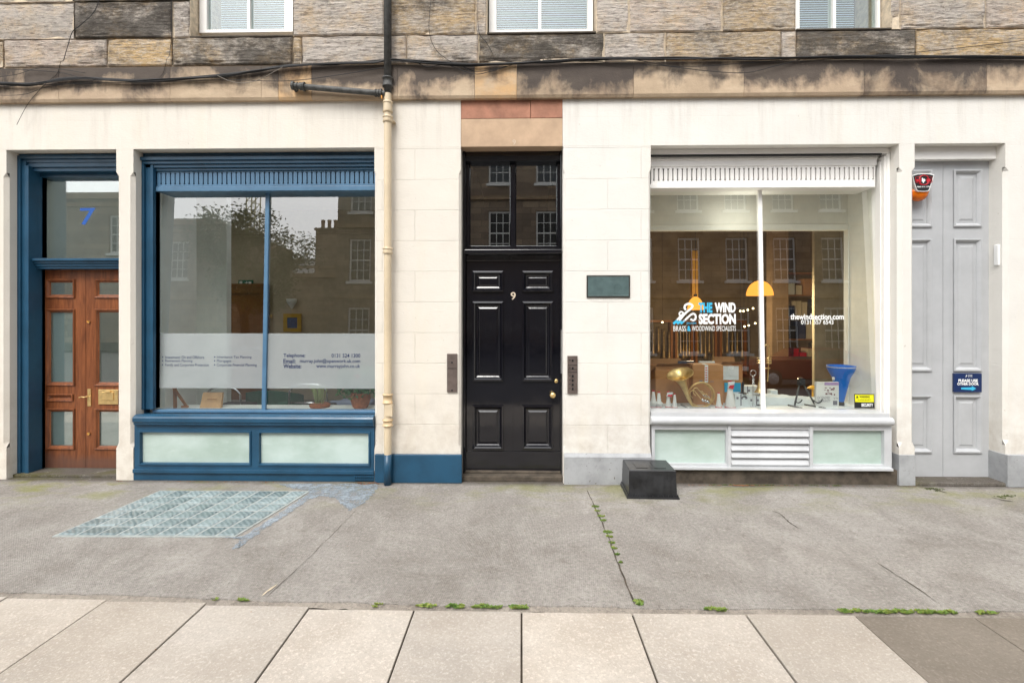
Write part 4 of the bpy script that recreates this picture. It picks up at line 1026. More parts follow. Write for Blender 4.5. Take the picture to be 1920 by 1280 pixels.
build_each(g, 'rusty_collar', paint('rust streaked cream paint', lin(216,190,150), .5, wear=.16, wearcol=lin(206,140,56)), o, smooth=True)
g = MB(); g.tube([(xp,yp_,.0),(xp,yp_,zb_-.0005)], R, 20, 1); adopt(g.build('pipe_foot', M['blue'], smooth=True), o)
o = empty('branch_pipe', (X(545,-.1),-.09,Z(160,-.1,545)), 'short dark sloping waste pipe joining the downpipe', 'drainpipe')
g = MB(); a = Vector((X(548,-.1),-.10,Z(161,-.1,548))); b = Vector((xp-R*.6,-.09,Z(176,-.09,720)))
g.tube([a,b], .027, 14, 1)
for t, w, r in ((.01,.022,.04),(.055,.012,.034),(.1,.03,.036),(.13,.012,.042),(.9,.012,.036),(.93,.012,.036),(.96,.012,.042)):
    c = a.lerp(b,t); d_ = (b-a).normalized(); g.tube([c-d_*w/2,c+d_*w/2], r, 14, 1)
g.tube([a+Vector((.015,0,0)),a+Vector((.015,.06,-.02))], .022, 10, 1)
adopt(g.build('pipe', M['castiron']), o)
g = MB(); c = b.lerp(a,.02); g.box(c.x-.012,c.x-.002,c.y-.03,c.y-.02,c.z-.06,c.z-.03); adopt(g.build('bracket', M['rust']), o)

# ------------------------------------------------------------------ cables
rnd = random.Random(17)
def cab(g, pts, r, y=-.075, jz=.0):
    g.tube([(X(u,y),(y if k is None else k),Z(v,y,u)+rnd.uniform(-jz,jz)) for u,v,k in [(p+(None,))[:3] for p in pts]], r, 6, 6)
g = MB()
main = [(-60,156),(0,157),(60,158),(110,150),(160,146),(230,151),(300,150),(360,147),(420,142),(480,133),(540,124),(620,120),(700,116),(735,113),(800,117),(880,122),(960,119),(1040,115),(1120,111),(1200,110),(1280,109),(1400,110),(1500,108),(1600,107),(1700,107),(1800,107),(1920,108),(2000,108)]
for k in range(7):
    cab(g, [(u, v+rnd.uniform(-2.4,2.4)) for u,v in main], rnd.choice([.0045,.006,.008]), -.07-.004*k)
cab(g, [(-40,165),(60,160),(180,156),(300,154),(420,150),(540,152),(640,140),(700,130),(735,124)], .003)
cab(g, [(-40,178),(40,178),(90,163),(180,150)], .0025)
cab(g, [(-40,128),(40,131),(110,136),(150,146)], .0025); cab(g, [(-40,148),(30,140),(80,127),(160,137)], .0025)
cab(g, [(835,118),(850,126),(890,139),(920,134),(960,122)], .003); cab(g, [(860,120),(885,134),(915,132),(950,124)], .0025)
cab(g, [(1190,112),(1280,128),(1390,137),(1450,125),(1500,112)], .003); cab(g, [(1080,113),(1180,120),(1290,125),(1380,120),(1480,112)], .0025)
cab(g, [(735,114),(780,118),(800,126),(826,122)], .0035)
tag(g.build('cable_bundle', M['cable'], smooth=True), 'thick bundle of black cables sagging along the stone band', 'cables')
g = MB(); cab(g, [(408,142),(430,152),(455,156),(485,150),(510,137),(530,126)], .003, -.1)
tag(g.build('pale_cable', M['palecable'], smooth=True), 'thin pale grey cable looping out of the black bundle', 'cable')
lo = [([(195,-30),(178,20),(150,48),(136,60),(126,90),(118,118),(112,140),(95,155),(75,175),(55,200),(36,236)], 'black cable running down from top left across the band and fraying onto the white beam', .003),
      ([(322,-30),(322,60),(318,100),(311,135),(302,148)], 'thin black cable hanging beside the left sash window', .0022),
      ([(812,-30),(806,20),(805,60),(815,90),(840,115),(870,128),(890,137)], 'thin black cable curving down right of the downpipe', .0028),
      ([(897,-30),(897,55),(912,80),(925,103)], 'short black cable left of the middle sash window', .0028),
      ([(2000,62),(1920,76),(1800,90),(1700,100),(1500,116)], 'thin black cable sloping up to the right edge', .0028)]
for p, lab, r in lo:
    g = MB(); cab(g, p, r, -.035 if p[0][1] < 0 else -.06); g.v = [(x, min(y,-.012) if z > CT+.05 else min(y,-.058), z) for x,y,z in g.v]
    tag(g.build('hanging_cable', M['cable'], smooth=True), lab, 'cable')

# ------------------------------------------------------------------ black crate upside down
bx = G(1183,935); o = empty('storage_crate', (bx[0]+.25, bx[1]+.17, 0), 'black plastic crate turned upside down on the ground by the white shopfront', 'crate')
def frus(g, w0,d0,w1,d1,z0,z1, cx, cy):
    a = [(cx-w0,cy-d0,z0),(cx+w0,cy-d0,z0),(cx+w0,cy+d0,z0),(cx-w0,cy+d0,z0)]; b = [(cx-w1,cy-d1,z1),(cx+w1,cy-d1,z1),(cx+w1,cy+d1,z1),(cx-w1,cy+d1,z1)]
    for k in range(4): g.quad(a[k],a[(k+1)%4],b[(k+1)%4],b[k])
    g.quad(*b); g.quad(*a[::-1])
g = MB(); cx, cy = bx[0]+.2, bx[1]+.18
frus(g, .212,.165,.204,.156,.012,.238,cx,cy); frus(g,.204,.156,.198,.150,.238,.246,cx,cy)
for k in range(7):
    xx = cx-.16+k*.053; g.quad((xx-.005,cy-.1695,.03),(xx+.005,cy-.1695,.03),(xx+.004,cy-.1615,.19),(xx-.004,cy-.1615,.19))
c_o = g.build('crate_body', M['blackplastic'], bevel=.018); c_o.modifiers['bevel'].segments = 4; adopt(c_o, o)
g = MB(); frus(g,.230,.184,.228,.182,.0,.016,cx,cy); frus(g,.224,.174,.220,.170,.0165,.034,cx,cy)
for k in range(9): g.box(cx-.18+k*.045-.002,cx-.18+k*.045+.002,cy-.18,cy-.17,.0,.032)
adopt(g.build('rim', M['blackplastic'], bevel=.003), o)
g = MB()
for s in (-1,1): g.box(cx+s*.12-.02,cx+s*.12+.02,cy-.153,cy-.148,.2,.226); g.box(cx+s*.08-.05,cx+s*.08+.05,cy-.1,cy+.1,.2455,.249)
build_each(g, 'base_rib', M['blackplastic'], o)
for q in o.children: pass
o.rotation_euler = (0,0,math.radians(-1.5))

# ------------------------------------------------------------------ weeds, moss, litter
rnd = random.Random(4)
def tuft(g, x, y, r, n, h):
    for _ in range(n):
        a = rnd.uniform(0,6.28); q = r*math.sqrt(rnd.random()); px, py_ = x+q*math.cos(a), y+q*math.sin(a)*.6
        l = rnd.uniform(.3,1)*h*.7; b = rnd.uniform(0,6.28); w = rnd.uniform(.002,.005); tx, ty = px+math.cos(b)*l*.7, py_+math.sin(b)*l*.7
        g.quad((px-w,py_,.002),(px+w,py_,.002),(px*.4+tx*.6+w*1.4,py_*.4+ty*.6,l*.6),(tx,ty,l),(px*.4+tx*.6-w*1.4,py_*.4+ty*.6,l*.6))
g = MB()
for u,v,r in ((1116,950,.03),(1120,958,.02),(1127,968,.025),(1131,976,.02),(1140,998,.035),(1143,1006,.025),(1148,1018,.02),(1152,1028,.02),(1157,1040,.012),(1164,1055,.01),(1196,1128,.03),(1199,1133,.02)):
    x,y = G(u,v); tuft(g,x,y,r,60,.022)
for (u0,u1,n) in ((775,820,9),(838,868,16),(886,925,20),(930,948,5),(958,988,18),(1335,1358,10),(1565,1590,9),(1598,1612,7),(1640,1680,22),(1680,1775,46),(1818,1850,10),(400,408,3),(450,466,6),(700,712,3),(1322,1330,3),(1605,1640,8)):
    for k in range(n):
        u = rnd.uniform(u0,u1); x,y = G(u,1139 if u > 600 else 1123); y = fy(x)-.015+rnd.uniform(-.012,.012); tuft(g,x,y,rnd.uniform(.006,.02),rnd.randint(8,34),.018)
tag(g.build('weeds', M['weed']), 'green weeds and moss growing in the paving joints', 'weeds', kind='stuff')
g = MB()
for (u0,u1,v,n) in ((1330,1440,902,26),(1440,1560,900,12),(1735,1775,918,10),(1870,1900,931,8)):
    for k in range(n): x,y = G(rnd.uniform(u0,u1), v+rnd.uniform(-3,3)); tuft(g,x,min(y,-.02),.025,24,.01)
tag(g.build('moss', M['moss']), 'dark moss along the foot of the white shopfront', 'moss', kind='stuff')
g = MB()
def flake(x,y,s):
    a = rnd.uniform(0,6.28); t = rnd.uniform(-.006,.006)
    p = [(x+s*math.cos(a+k*1.57)*rnd.uniform(.4,1), y+s*math.sin(a+k*1.57)*rnd.uniform(.4,1), .005+abs(t)*(k%2)) for k in range(4)]; g.quad(*p)
for (u0,u1,v,n,s) in ((1290,1500,906,80,.012),(1370,1400,903,14,.03),(300,520,902,40,.012),(670,712,905,26,.018),(80,160,884,10,.015),(1500,1720,905,20,.01),(100,1800,1010,26,.006),(220,250,898,12,.01)):
    for k in range(n): x,y = G(rnd.uniform(u0,u1), v+rnd.uniform(-3,4) if v != 1010 else rnd.uniform(930,1270)); flake(x,min(y,-.04) if v > 890 else y,s*rnd.uniform(.4,1))
tag(g.build('leaf_litter', M['debris']), 'dry leaves and grit scattered along the shopfront bases', 'litter', kind='stuff')

# ------------------------------------------------------------------ rooms
g = MB()  # left office shell
xa_, xb_ = -8.5, X(702)+.55
g.quad((xa_,4.4,0),(xb_,4.4,0),(xb_,4.4,3.6),(xa_,4.4,3.6)); g.quad((xb_,.72,0),(xb_,4.4,0),(xb_,4.4,3.6),(xb_,.72,3.6)); 
g.box(xa_,xb_,4.37,4.4,Z(439,4.37,500),Z(436,4.37,500))
part(g, 'interior_wall', M['interior_beige'], label='beige back wall of the office')
g = MB()                                             # ceiling; unseen openings added to brighten the office, the porch and the shop
def ceil(xa, xb, ya, yb): g.box(xa, xb, ya, yb, 3.6, 3.66)
lights = [(-8.4,-.75,.46,3.3), (1.2,3.6,.46,.60), (1.4,3.6,1.0,1.7)]
xs__ = sorted({-9.0, 9.0} | {l[i] for l in lights for i in (0,1)})
for a, b in zip(xs__, xs__[1:]):
    hs_ = sorted([(l[2], l[3]) for l in lights if l[0] < (a+b)/2 < l[1]]); y_ = .45
    for c_, d_ in hs_: ceil(a, b, y_, c_); y_ = d_
    ceil(a, b, y_, 7.4)
part(g, 'ceiling', M['interior_white'])
g = MB(); g.quad((-9,.1,.01),(9,.1,.01),(9,7.4,.01),(-9,7.4,.01)); part(g, 'interior_floor', M['carpet'])
xs_ = X(291,PB)-.02
g = MB(); g.box(xs_-.12, xs_, .212, .84, .02, 3.6); part(g, 'bay_wall', M['interior_white'], label='white side wall inside the blue window')
g = MB(); g.box(xs_, X(712)+.4, .26, .62, Z(775,.2,ym)-.05, Z(773,.2,ym)); part(g, 'window_board', M['interior_white'])
# hall behind the brown door and the black door
g = MB(); xh0, xh1 = X(864)-.05, X(1056)+.05; g.box(xh0-.05,xh0,.72,5,0,3.6); g.box(xh1,xh1+.05,.72,5,0,3.6); g.box(xh0,xh1,3.5,3.6,0,3.6); part(g, 'hall_wall', M['dark'])
g = MB(); g.box(-8.5,xs_-.12,1.6,1.7,0,3.6); g.box(X(12)+.0-.35,X(81,.3)-.002,.312,1.59,.02,3.59); part(g, 'vestibule_wall', M['interior_white'])
# shop shell
g = MB(); xS0, xS1 = X(1218)-.6, X(1686)+.6
g.quad((xS0,6.4,0),(xS1+2,6.4,0),(xS1+2,6.4,3.6),(xS0,6.4,3.6)); g.quad((xS0,.72,0),(xS0,6.4,0),(xS0,6.4,3.6),(xS0,.72,3.6)); g.quad((xS1+2,.72,0),(xS1+2,6.4,0),(xS1+2,6.4,3.6),(xS1+2,.72,3.6))
part(g, 'interior_wall', M['interior_brown'], label='brown back wall of the shop')
yb_ = .62; zF = Z(769,.2,ym2)+.0
g = MB(); xr1 = X(1642,PB)+.012
g.box(xr1, xr1+.06, .212, yb_+.06, zF-.02, 3.55)                               # side wall of display bay
g.box(X(1218)-.02, xr1, yb_, yb_+.05, Z(420,yb_,ym2), 3.55); g.box(X(1218)-.02, X(1587.5,yb_), yb_-.02, yb_+.05, Z(432,yb_,ym2), Z(421,yb_,ym2)-.001)
g.box(X(1588,yb_), xr1, yb_-.02, yb_+.05, zF-.02, Z(421,yb_,ym2)-.0015)
part(g, 'bay_wall', M['interior_white'], label='white inner screen behind the white shop window')
g = MB(); g.box(X(1583,1.6), X(1583,1.6)+.6, 1.6, 1.7, 0, 3.5); g.box(X(1527,1.7), X(1583,1.6), 1.7, 1.75, 0, 3.5); part(g, 'interior_pillar', simple('beige partition', lin(168,158,134), .8), label='beige partition inside the shop')
g = MB(); g.box(X(1218)-.1, xr1+.06, .21, .95, zF-.04, zF-.004); part(g, 'display_floor', M['paper'])
g = MB(); g.box(X(1218)-.1, xr1+.06, .93, .95, .02, zF-.041); part(g, 'display_back', M['dark'])

# ------------------------------------------------------------------ office contents
def obj1(g, name, m, label, cat, group=None, **kw):
    return tag(g.build(name, m, **kw), label, cat, group)
yB = 4.37
o = empty('office_door', (X(460,yB),yB,0), 'brown oak door in the back wall of the office', 'door')
g = MB(); q = (X(424,yB),X(499,yB),.02,Z(538,yB,460)); g.plate(*q,[(q[0]+.1,q[1]-.1,.3,1.0),(q[0]+.1,q[1]-.1,1.15,q[3]-.12)],yB-.05,yB-.02); g.box(q[0],q[1],yB-.02,yB-.005,.02,q[3]); adopt(g.build('door_panel', M['oakdoor']), o)
g = MB(); g.plate(q[0]-.06,q[1]+.06,.02,q[3]+.06,[(q[0],q[1],.02,q[3])],yB-.06,yB-.001); adopt(g.build('door_frame', M['oakdoor']), o)
g = MB(); g.tube([(q[1]-.06,yB-.06,1.0),(q[1]-.06,yB-.1,1.0),(q[1]-.15,yB-.1,1.0)],.01); adopt(g.build('door_handle', M['chrome']), o)
o = empty('exit_sign', (X(461,yB),yB,Z(535,yB,461)), 'small green emergency exit sign above the oak door', 'sign')
g = MB(); g.bp(447,525,474,535,yB-.02,yB-.001); adopt(g.build('sign_board', M['exitsign']), o)
g = MB(); g.bp(449,527,454,533,yB-.024,yB-.0205); g.bp(459,529.4,463,530.6,yB-.024,yB-.0205); g.bp(466,528,471,532,yB-.024,yB-.0205)
cxr, czr = X(461,yB), Z(530,yB,461); g.quad((cxr+.02,yB-.022,czr-.03),(cxr+.05,yB-.022,czr),(cxr+.02,yB-.022,czr+.03)); adopt(g.build('pictogram', M['white_flat']), o)
o = empty('wall_picture', (X(548,yB),yB,Z(621,yB,548)), 'square blue picture in a yellow frame on the office wall', 'picture')
g = MB(); q = pr(531,588,564,622,yB-.03); g.plate(*q[:4],[(q[0]+.07,q[1]-.07,q[2]+.07,q[3]-.07)],yB-.03,yB-.001); adopt(g.build('picture_frame', M['picyel'], bevel=.006), o)
g = MB(); g.box(q[0]+.06,q[1]-.06,yB-.015,yB-.005,q[2]+.06,q[3]-.06); adopt(g.build('artwork', M['picblue']), o)
g = MB(); g.lathe(0,0,[(.01,-.12),(.05,-.06),(.09,0),(.105,.07),(.1,.07),(.08,0)],20,axis=Matrix.Translation((X(548,yB),yB-.02,Z(567,yB,548)))@Matrix.Scale(.6,4,(0,1,0)))
obj1(g, 'wall_light', M['interior_white'], 'small white uplighter on the wall above the yellow picture', 'wall light', smooth=True)
g = MB(); g.bp(502,590,510,596,yB-.015,yB-.001); obj1(g,'light_switch',M['brass'],'brass light switch beside the oak door','switch',bevel=.003)
# chairs with chrome tube backs
def tube_chair(x, y, w, h, lab, seatm):
    o = empty('tube_chair', (x,y,0.01), lab, 'chair', 'chrome tube chairs in the office')
    g = MB()
    g.tube([(x-w,y,.02),(x-w,y,h-.16),(x-w+.03,y,h-.05),(x-w+.12,y,h),(x+w-.12,y,h),(x+w-.03,y,h-.05),(x+w,y,h-.16),(x+w,y,.02)],.011,8,5)
    for s in (-1,1): g.tube([(x+s*w,y,.42),(x+s*w,y+.4,.44),(x+s*w,y+.42,.02)],.011,8,3)
    g.tube([(x-w,y,h-.22),(x+w,y,h-.22)],.008)
    adopt(g.build('tube_frame', M['chrome'], smooth=True), o)
    g = MB(); g.box(x-w+.02,x+w-.02,y+.02,y+.42,.43,.49); adopt(g.build('seat', seatm, bevel=.02), o)
    return o
yc = 1.15
tube_chair(X(418,yc), yc, .22, Z(727,yc,418), 'chrome tube chair with dark seat behind the pale wooden box', M['dark'])
tube_chair(X(578,yc), yc, .235, Z(721,yc,578), 'chrome tube chair with dark seat right of the green chair', M['dark'])
x, y = X(493,1.7), 1.7
o = empty('green_armchair', (x,y,0), 'rounded green velvet armchair behind the blue mullion', 'armchair')
g = MB(); zt = Z(734,y,493); n = 16
for i in range(n):
    def pt(i, r): a = math.pi*(i/n)+math.pi; return (x+r*1.15*math.cos(a), y+.35+r*math.sin(a))
    hz_ = lambda i: zt-.10*abs(i/n-.5)**2*4
    a0,a1,b0,b1 = pt(i,.34),pt(i+1,.34),pt(i,.26),pt(i+1,.26)
    g.quad((*a0,.25),(*a1,.25),(*a1,hz_(i+1)),(*a0,hz_(i))); g.quad((*b1,.25),(*b0,.25),(*b0,hz_(i)),(*b1,hz_(i+1))); g.quad((*a0,hz_(i)),(*a1,hz_(i+1)),(*b1,hz_(i+1)),(*b0,hz_(i)))
adopt(g.build('curved_back', M['green_fab'], smooth=False), o)
g = MB(); g.box(x-.3,x+.3,y+.02,y+.55,.25,.45); adopt(g.build('seat', M['green_fab'], bevel=.04), o)
for sx in (-.25,.25):
    for sy in (.08,.5): g = MB(); g.box(x+sx-.02,x+sx+.02,y+sy-.02,y+sy+.02,.01,.25); adopt(g.build('leg', M['wood']), o)
x, y = X(650,1.5), 1.5
o = empty('grey_chair', (x,y,0), 'blue grey upholstered chair back behind the potted plant', 'chair')
g = MB(); g.box(x-.24,x+.24,y,y+.08,.4,Z(752,y,650)); adopt(g.build('backrest', M['grey_fab'], bevel=.035), o)
g = MB(); g.box(x-.24,x+.24,y+.08,y+.5,.38,.46); adopt(g.build('seat', M['grey_fab'], bevel=.03), o)
for sx in (-.2,.2):
    for sy in (.06,.44): g = MB(); g.box(x+sx-.02,x+sx+.02,y+sy-.02,y+sy+.02,.01,.38); adopt(g.build('leg', M['blackmetal']), o)
# things on the window board
zW_ = Z(773,.2,ym)
def pot_plant(x, y):
    o = empty('potted_plant', (x,y,zW_), 'bushy green plant in a woven terracotta pot at the right end of the blue window', 'plant')
    g = MB(); g.lathe(x,y,[(0,0),(.06,0),(.08,.02),(.105,.1),(.1,.16),(.085,.17),(.08,.15)],18,zW_-.005); adopt(g.build('pot', M['wicker']), o)
    g = MB(); r = random.Random(2)
    for _ in range(900):
        a = r.uniform(0,6.28); b = r.uniform(-.3,1.4); q = .22*r.random()**.5
        c = Vector((x-.03+q*math.cos(a)*math.cos(b*.6)*1.1, y+.03+q*.7*math.sin(a), zW_+.19+q*math.sin(b)*1.1)); d_ = Vector((r.uniform(-1,1),r.uniform(-1,1),r.uniform(-1,1))).normalized(); n_ = d_.orthogonal().normalized(); s = r.uniform(.014,.03)
        g.quad(c-d_*s, c+n_*s*.5, c+d_*s, c-n_*s*.5)
    for _ in range(14): a = r.uniform(0,6.28); g.tube([(x,y,zW_+.12),(x+.09*math.cos(a),y+.06*math.sin(a),zW_+.3)],.002,4,1)
    adopt(g.build('foliage', M['leaf']), o)
    g = MB(); c = Vector((x+.0,y-.1,zW_+.34)); g.lathe(c.x,c.y,[(0,0),(.02,.0),(.028,.02),(.01,.03)],8,c.z); adopt(g.build('blossom', M['red']), o)
pot_plant(X(676,.45), .45)
x, y = X(395,.42), .42
g = MB(); zt = Z(738,y,395); w = .11
P = [(x-w-.01,y,zW_-.002),(x+w,y,zW_-.002),(x+w-.03,y+.07,zt),(x-w-.02,y+.07,zt)]
for dx_, b_ in ((0,0),): g.quad(*P); Q = [(p[0],p[1]+.03,p[2]) for p in P]; g.quad(*Q[::-1]); [g.quad(P[k],Q[k],Q[(k+1)%4],P[(k+1)%4]) for k in range(4)]
o = obj1(g, 'wooden_board', M['pine'], 'pale pine board leaning on the window board of the blue window', 'board', bevel=.004)
g = MB(); g.tube([(x-.05,y+.02,zW_+.09),(x,y+.015,zW_+.095),(x+.05,y+.02,zW_+.09)],.004,6); c = g.build('cord_handle', M['wood']); c.parent = o
x, y = X(332,.42), .42
g = MB(); zt = Z(726,y,330)
def bar(g, a, b, w):
    a, b = Vector(a), Vector(b); g.tube([a,b], w, 4, 1)
bar(g,(x-.02,y,zW_),(x-.025,y,zt),.018); bar(g,(x-.04,y,zt),(x+.09,y+.02,zW_+.01),.014); bar(g,(x+.05,y,zW_+.015),(x+.12,y,zW_+.015),.014)
obj1(g,'table_easel',M['wood'],'small brown wooden easel at the left end of the blue window','easel')
x, y = X(600,.5), .5
o = empty('stem_vase', (x,y,zW_), 'low vase with pale upright stems in the blue window', 'vase')
g = MB(); g.lathe(x,y,[(0,0),(.1,0),(.11,.03),(.09,.045),(0,.045)],16,zW_-.004); adopt(g.build('dish', M['wicker']), o)
g = MB(); r = random.Random(9)
for k in range(18): a = r.uniform(-.1,.1); g.tube([(x+a*.5,y+r.uniform(-.03,.03),zW_+.03),(x+a*.7,y,zW_+.14),(x+a*1.2,y,zW_+.24)],.004,5,3)
adopt(g.build('stems', simple('pale green stems', lin(150,160,110), .6)), o)
g = MB(); x, y = X(380,1.9), 1.9; g.tube([(x,y,.02),(x,y,1.1),(x,y,Z(622,y,380))],.015); g.lathe(x,y,[(.02,0),(.06,.03),(.08,.08),(.05,.1),(0,.1)],14,Z(628,y,380)); g.tube([(x,y,Z(614,y,380)),(x-.12,y,Z(611,y,380))],.01); g.lathe(x,y,[(.14,0),(.14,.02),(0,.03)],14,.012)
obj1(g,'floor_lamp',M['blackmetal'],'black floor lamp at the left edge of the office','lamp')

# ------------------------------------------------------------------ shop display
zd = zF-.004
def bell_pt(u,v,y): return Vector((X(u,y),y,Z(v,y,u)))
# cardboard boxes
def carton(cx, y0, w, d, h, rot, lab, m=M['card'], flaps=True, z=zd):
    o = empty('cardboard_box', (cx,y0,z), lab, 'box', 'cardboard boxes in the white shop window')
    g = MB(); t = .004
    for (a,b,c,e_) in ((-w,w,-t,0),(-w,w,d,d+t),(-w-t,-w,0,d),(w,w+t,0,d)): g.box(a,b,c,e_,0,h)
    g.box(-w,w,0,d,0,.004)
    g.build('carton', m, o)
    if flaps:
        g = MB()
        g.quad((-w,0,h),(w,0,h),(w,-.05,h+.03),(-w,-.05,h+.03)); g.quad((-w,0,h),(-w,d,h),(-w-.09,d,h-.07),(-w-.09,0,h-.09)); g.quad((w,0,h),(w,d,h),(w+.06,d,h-.11),(w+.06,0,h-.12)); g.quad((-w,d,h),(w,d,h),(w,d+.03,h+.06),(-w,d+.03,h+.06))
        g.build('flap', M['carddark'], o)
    o.rotation_euler = (0,0,rot); return o
o1 = carton(X(1262,.62), .60, .20, .22, .40, .12, 'large open cardboard box behind the french horn')
o3 = carton(X(1372,.62), .62, .11, .2, .42, -.06, 'open cardboard box with white papers behind the mutes')
o2 = carton(X(1326,.52), .50, .155, .2, .42, -.03, 'tall closed cardboard box with a red and white tape strip', flaps=False)
g = MB(); g.box(-.155,.155,0,.2,.42,.424); g.build('lid', M['card'], o2)
g = MB(); g.box(-.035,-.0,-.006,-.0045,.24,.42); g.box(-.035,0,-.006,.1,.4245,.426); g.build('tape', M['paper'], o2)
g = MB()
for k in range(6): g.box(-.03,-.008,-.008,-.0065,.26+k*.026,.27+k*.026)
g.build('tape_print', M['red'], o2)
g = MB()
for (a,b,c,d_) in ((-.09,-.06,.235,.262),(-.03,-.01,.22,.24),(.02,.06,.245,.252),(-.1,-.04,.14,.142),(-.1,-.04,.125,.127),(.0,.06,.14,.142),(.0,.06,.12,.122),(.0,.06,.1,.102)): g.box(a,b,-.006,-.0045,c,d_)
g.build('printed_marks', M['grey_flat'], o2)
g = MB(); g.box(-.1,.07,-.007,-.0045,.25,.4); g.build('paper_sheet', M['paper'], o3)
g = MB(); g.box(-.08,.09,-.012,-.0075,.12,.22); g.build('blue_packet', M['cyan'], o3)
g = MB(); g.box(X(1280,.66),X(1310,.66),.8,.83,zd+.3,Z(679,.66,1300)); obj1(g,'magazine',simple('magazine cover',lin(60,70,90),.4,var=.6,vs=30),'dark blue magazine standing up in the open cardboard box','magazine')
g = MB(); g.box(X(1314,.72),X(1343,.72),.76,.79,zd+.3,Z(678,.72,1330)); obj1(g,'paper_pack',M['paper'],'white paper pack standing behind the taped cardboard box','paper')
# french horn
o = empty('french_horn', (X(1305,.36),.36,zd), 'brass french horn lying upright against the cardboard boxes', 'french horn')
yh = .40
c = bell_pt(1315,740,yh); rad = abs(X(1339,yh)-X(1315,yh))
g = MB(); g.tube([(c.x+rad*math.cos(a),yh,c.z+rad*.97*math.sin(a)) for a in [2*math.pi*k/20 for k in range(20)]], .0095, 8, 2, closed=True)
g.tube([(c.x+rad*.92*math.cos(a),yh+.02,c.z-.004+rad*.9*math.sin(a)) for a in [2*math.pi*k/20 for k in range(-11,5)]], .006, 8, 2)
for dx_, dz_ in ((-.085,.03),(-.055,.055),):
    q = c+Vector((dx_,-.018,dz_)); g.tube([q+Vector((-.01,0,-.06)),q+Vector((-.035,0,-.03)),q+Vector((-.03,0,.01)),q+Vector((0,0,.02)),q+Vector((.02,0,0)),q+Vector((.06,0,-.05)),q+Vector((.1,0,-.1))], .005, 8, 5)
for k in range(5):
    q = c+Vector((-.03+.022*k,-.03,.05-.016*k+.012*(k%2))); g.tube([q,q+Vector((.035,0,-.04)),q+Vector((.075,0,-.085))], .0045, 8, 2)
adopt(g.build('tubing', M['brass'], smooth=True), o)
g = MB()
for k in range(3):
    q = c+Vector((-.01+.027*k,-.035,-.035-.008*k)); g.tube([q,q+Vector((.022,-.004,-.026))], .011, 10, 1)
    g.tube([q+Vector((.02,-.03,.03)),q+Vector((.0,-.02,.05))], .004, 6, 1)
adopt(g.build('valve', M['chrome'], smooth=True), o)
g = MB()
pts = [bell_pt(1316,766,yh), bell_pt(1300,761,yh), bell_pt(1292,748,yh-.0), bell_pt(1286,733,yh-.01), bell_pt(1281,720,yh-.03), bell_pt(1277.5,711,yh-.05), bell_pt(1276,705,yh-.062), bell_pt(1275,701,yh-.07)]
g.tube(pts, [.008,.012,.02,.027,.038,.058,.09,.135], 28, 5, cap=False)
bo = g.build('bell', M['brass'], smooth=True); md = bo.modifiers.new('s','SOLIDIFY'); md.thickness = .002; adopt(bo, o)
# stand foot of the horn
g = MB(); g.tube([bell_pt(1276,758,.3),bell_pt(1292,766,.25)],.007); g.tube([bell_pt(1330,765,.33),bell_pt(1348,769,.27)],.007); g.tube([bell_pt(1292,764,.3),bell_pt(1332,764,.33)],.005)
adopt(g.build('stand', M['blackmetal']), o)
# mutes: white cones with red rims
def mute(u, y, h, r, lab, tagc=True, kind=0):
    x = X(u,y); o = empty('brass_mute', (x,y,zd), lab, 'mute', 'white cone mutes in the shop window')
    g = MB()
    prof = [(0,.012),(r,.012),(r*.98,h*.1),(r*.62,h*.5),(r*.42,h*.85),(r*.36,h),(0,h)] if kind == 0 else [(0,.012),(r*.7,.012),(r,h*.28),(r*1.02,h*.33),(r*.6,h*.4),(r*.45,h*.7),(r*.3,h),(0,h)]
    g.lathe(0,0,prof,20); g.build('cone', M['white'], o, smooth=True)
    g = MB(); g.lathe(0,0,[(r*1.0,0),(r*1.06,.003),(r*1.04,.014),(r,.016)] if kind == 0 else [(r*.7,0),(r*.76,.003),(r*.7,.012)],20); g.lathe(0,0,[(r*.36,h),(r*.38,h+.01),(0,h+.012)],16); g.build('rim', M['red'], o, smooth=True)
    if tagc:
        g = MB(); s = 1 if u > 1380 else -1
        g.quad((s*r*.3,-.02,h*1.0),(s*r*.3+.05,-.03,h*1.03),(s*r*.3+.03,-.035,h*.72),(s*r*.3-.02,-.025,h*.78)); g.build('paper_tag', M['paper'], o)
        g = MB(); g.quad((s*r*.3+.0,-.03,h*.88),(s*r*.3+.04,-.04,h*.9),(s*r*.3+.03,-.042,h*.74),(s*r*.3-.015,-.034,h*.78)); g.build('tag_print', M['red'], o)
mute(1225,.33,.17,.042,'white cone mute half hidden at the left end of the window',False,1)
mute(1235.5,.33,.155,.04,'white double cone mute left of the leaning red tagged mutes',False,1)
mute(1253,.33,.16,.03,'slim white mute with a red tag left of the french horn')
mute(1265,.31,.14,.027,'smaller slim white mute touching the french horn bell',False)
mute(1347.5,.33,.15,.032,'small white mute right of the french horn',False)
mute(1369,.33,.27,.052,'largest white cone mute with red rim in front of the boxes')
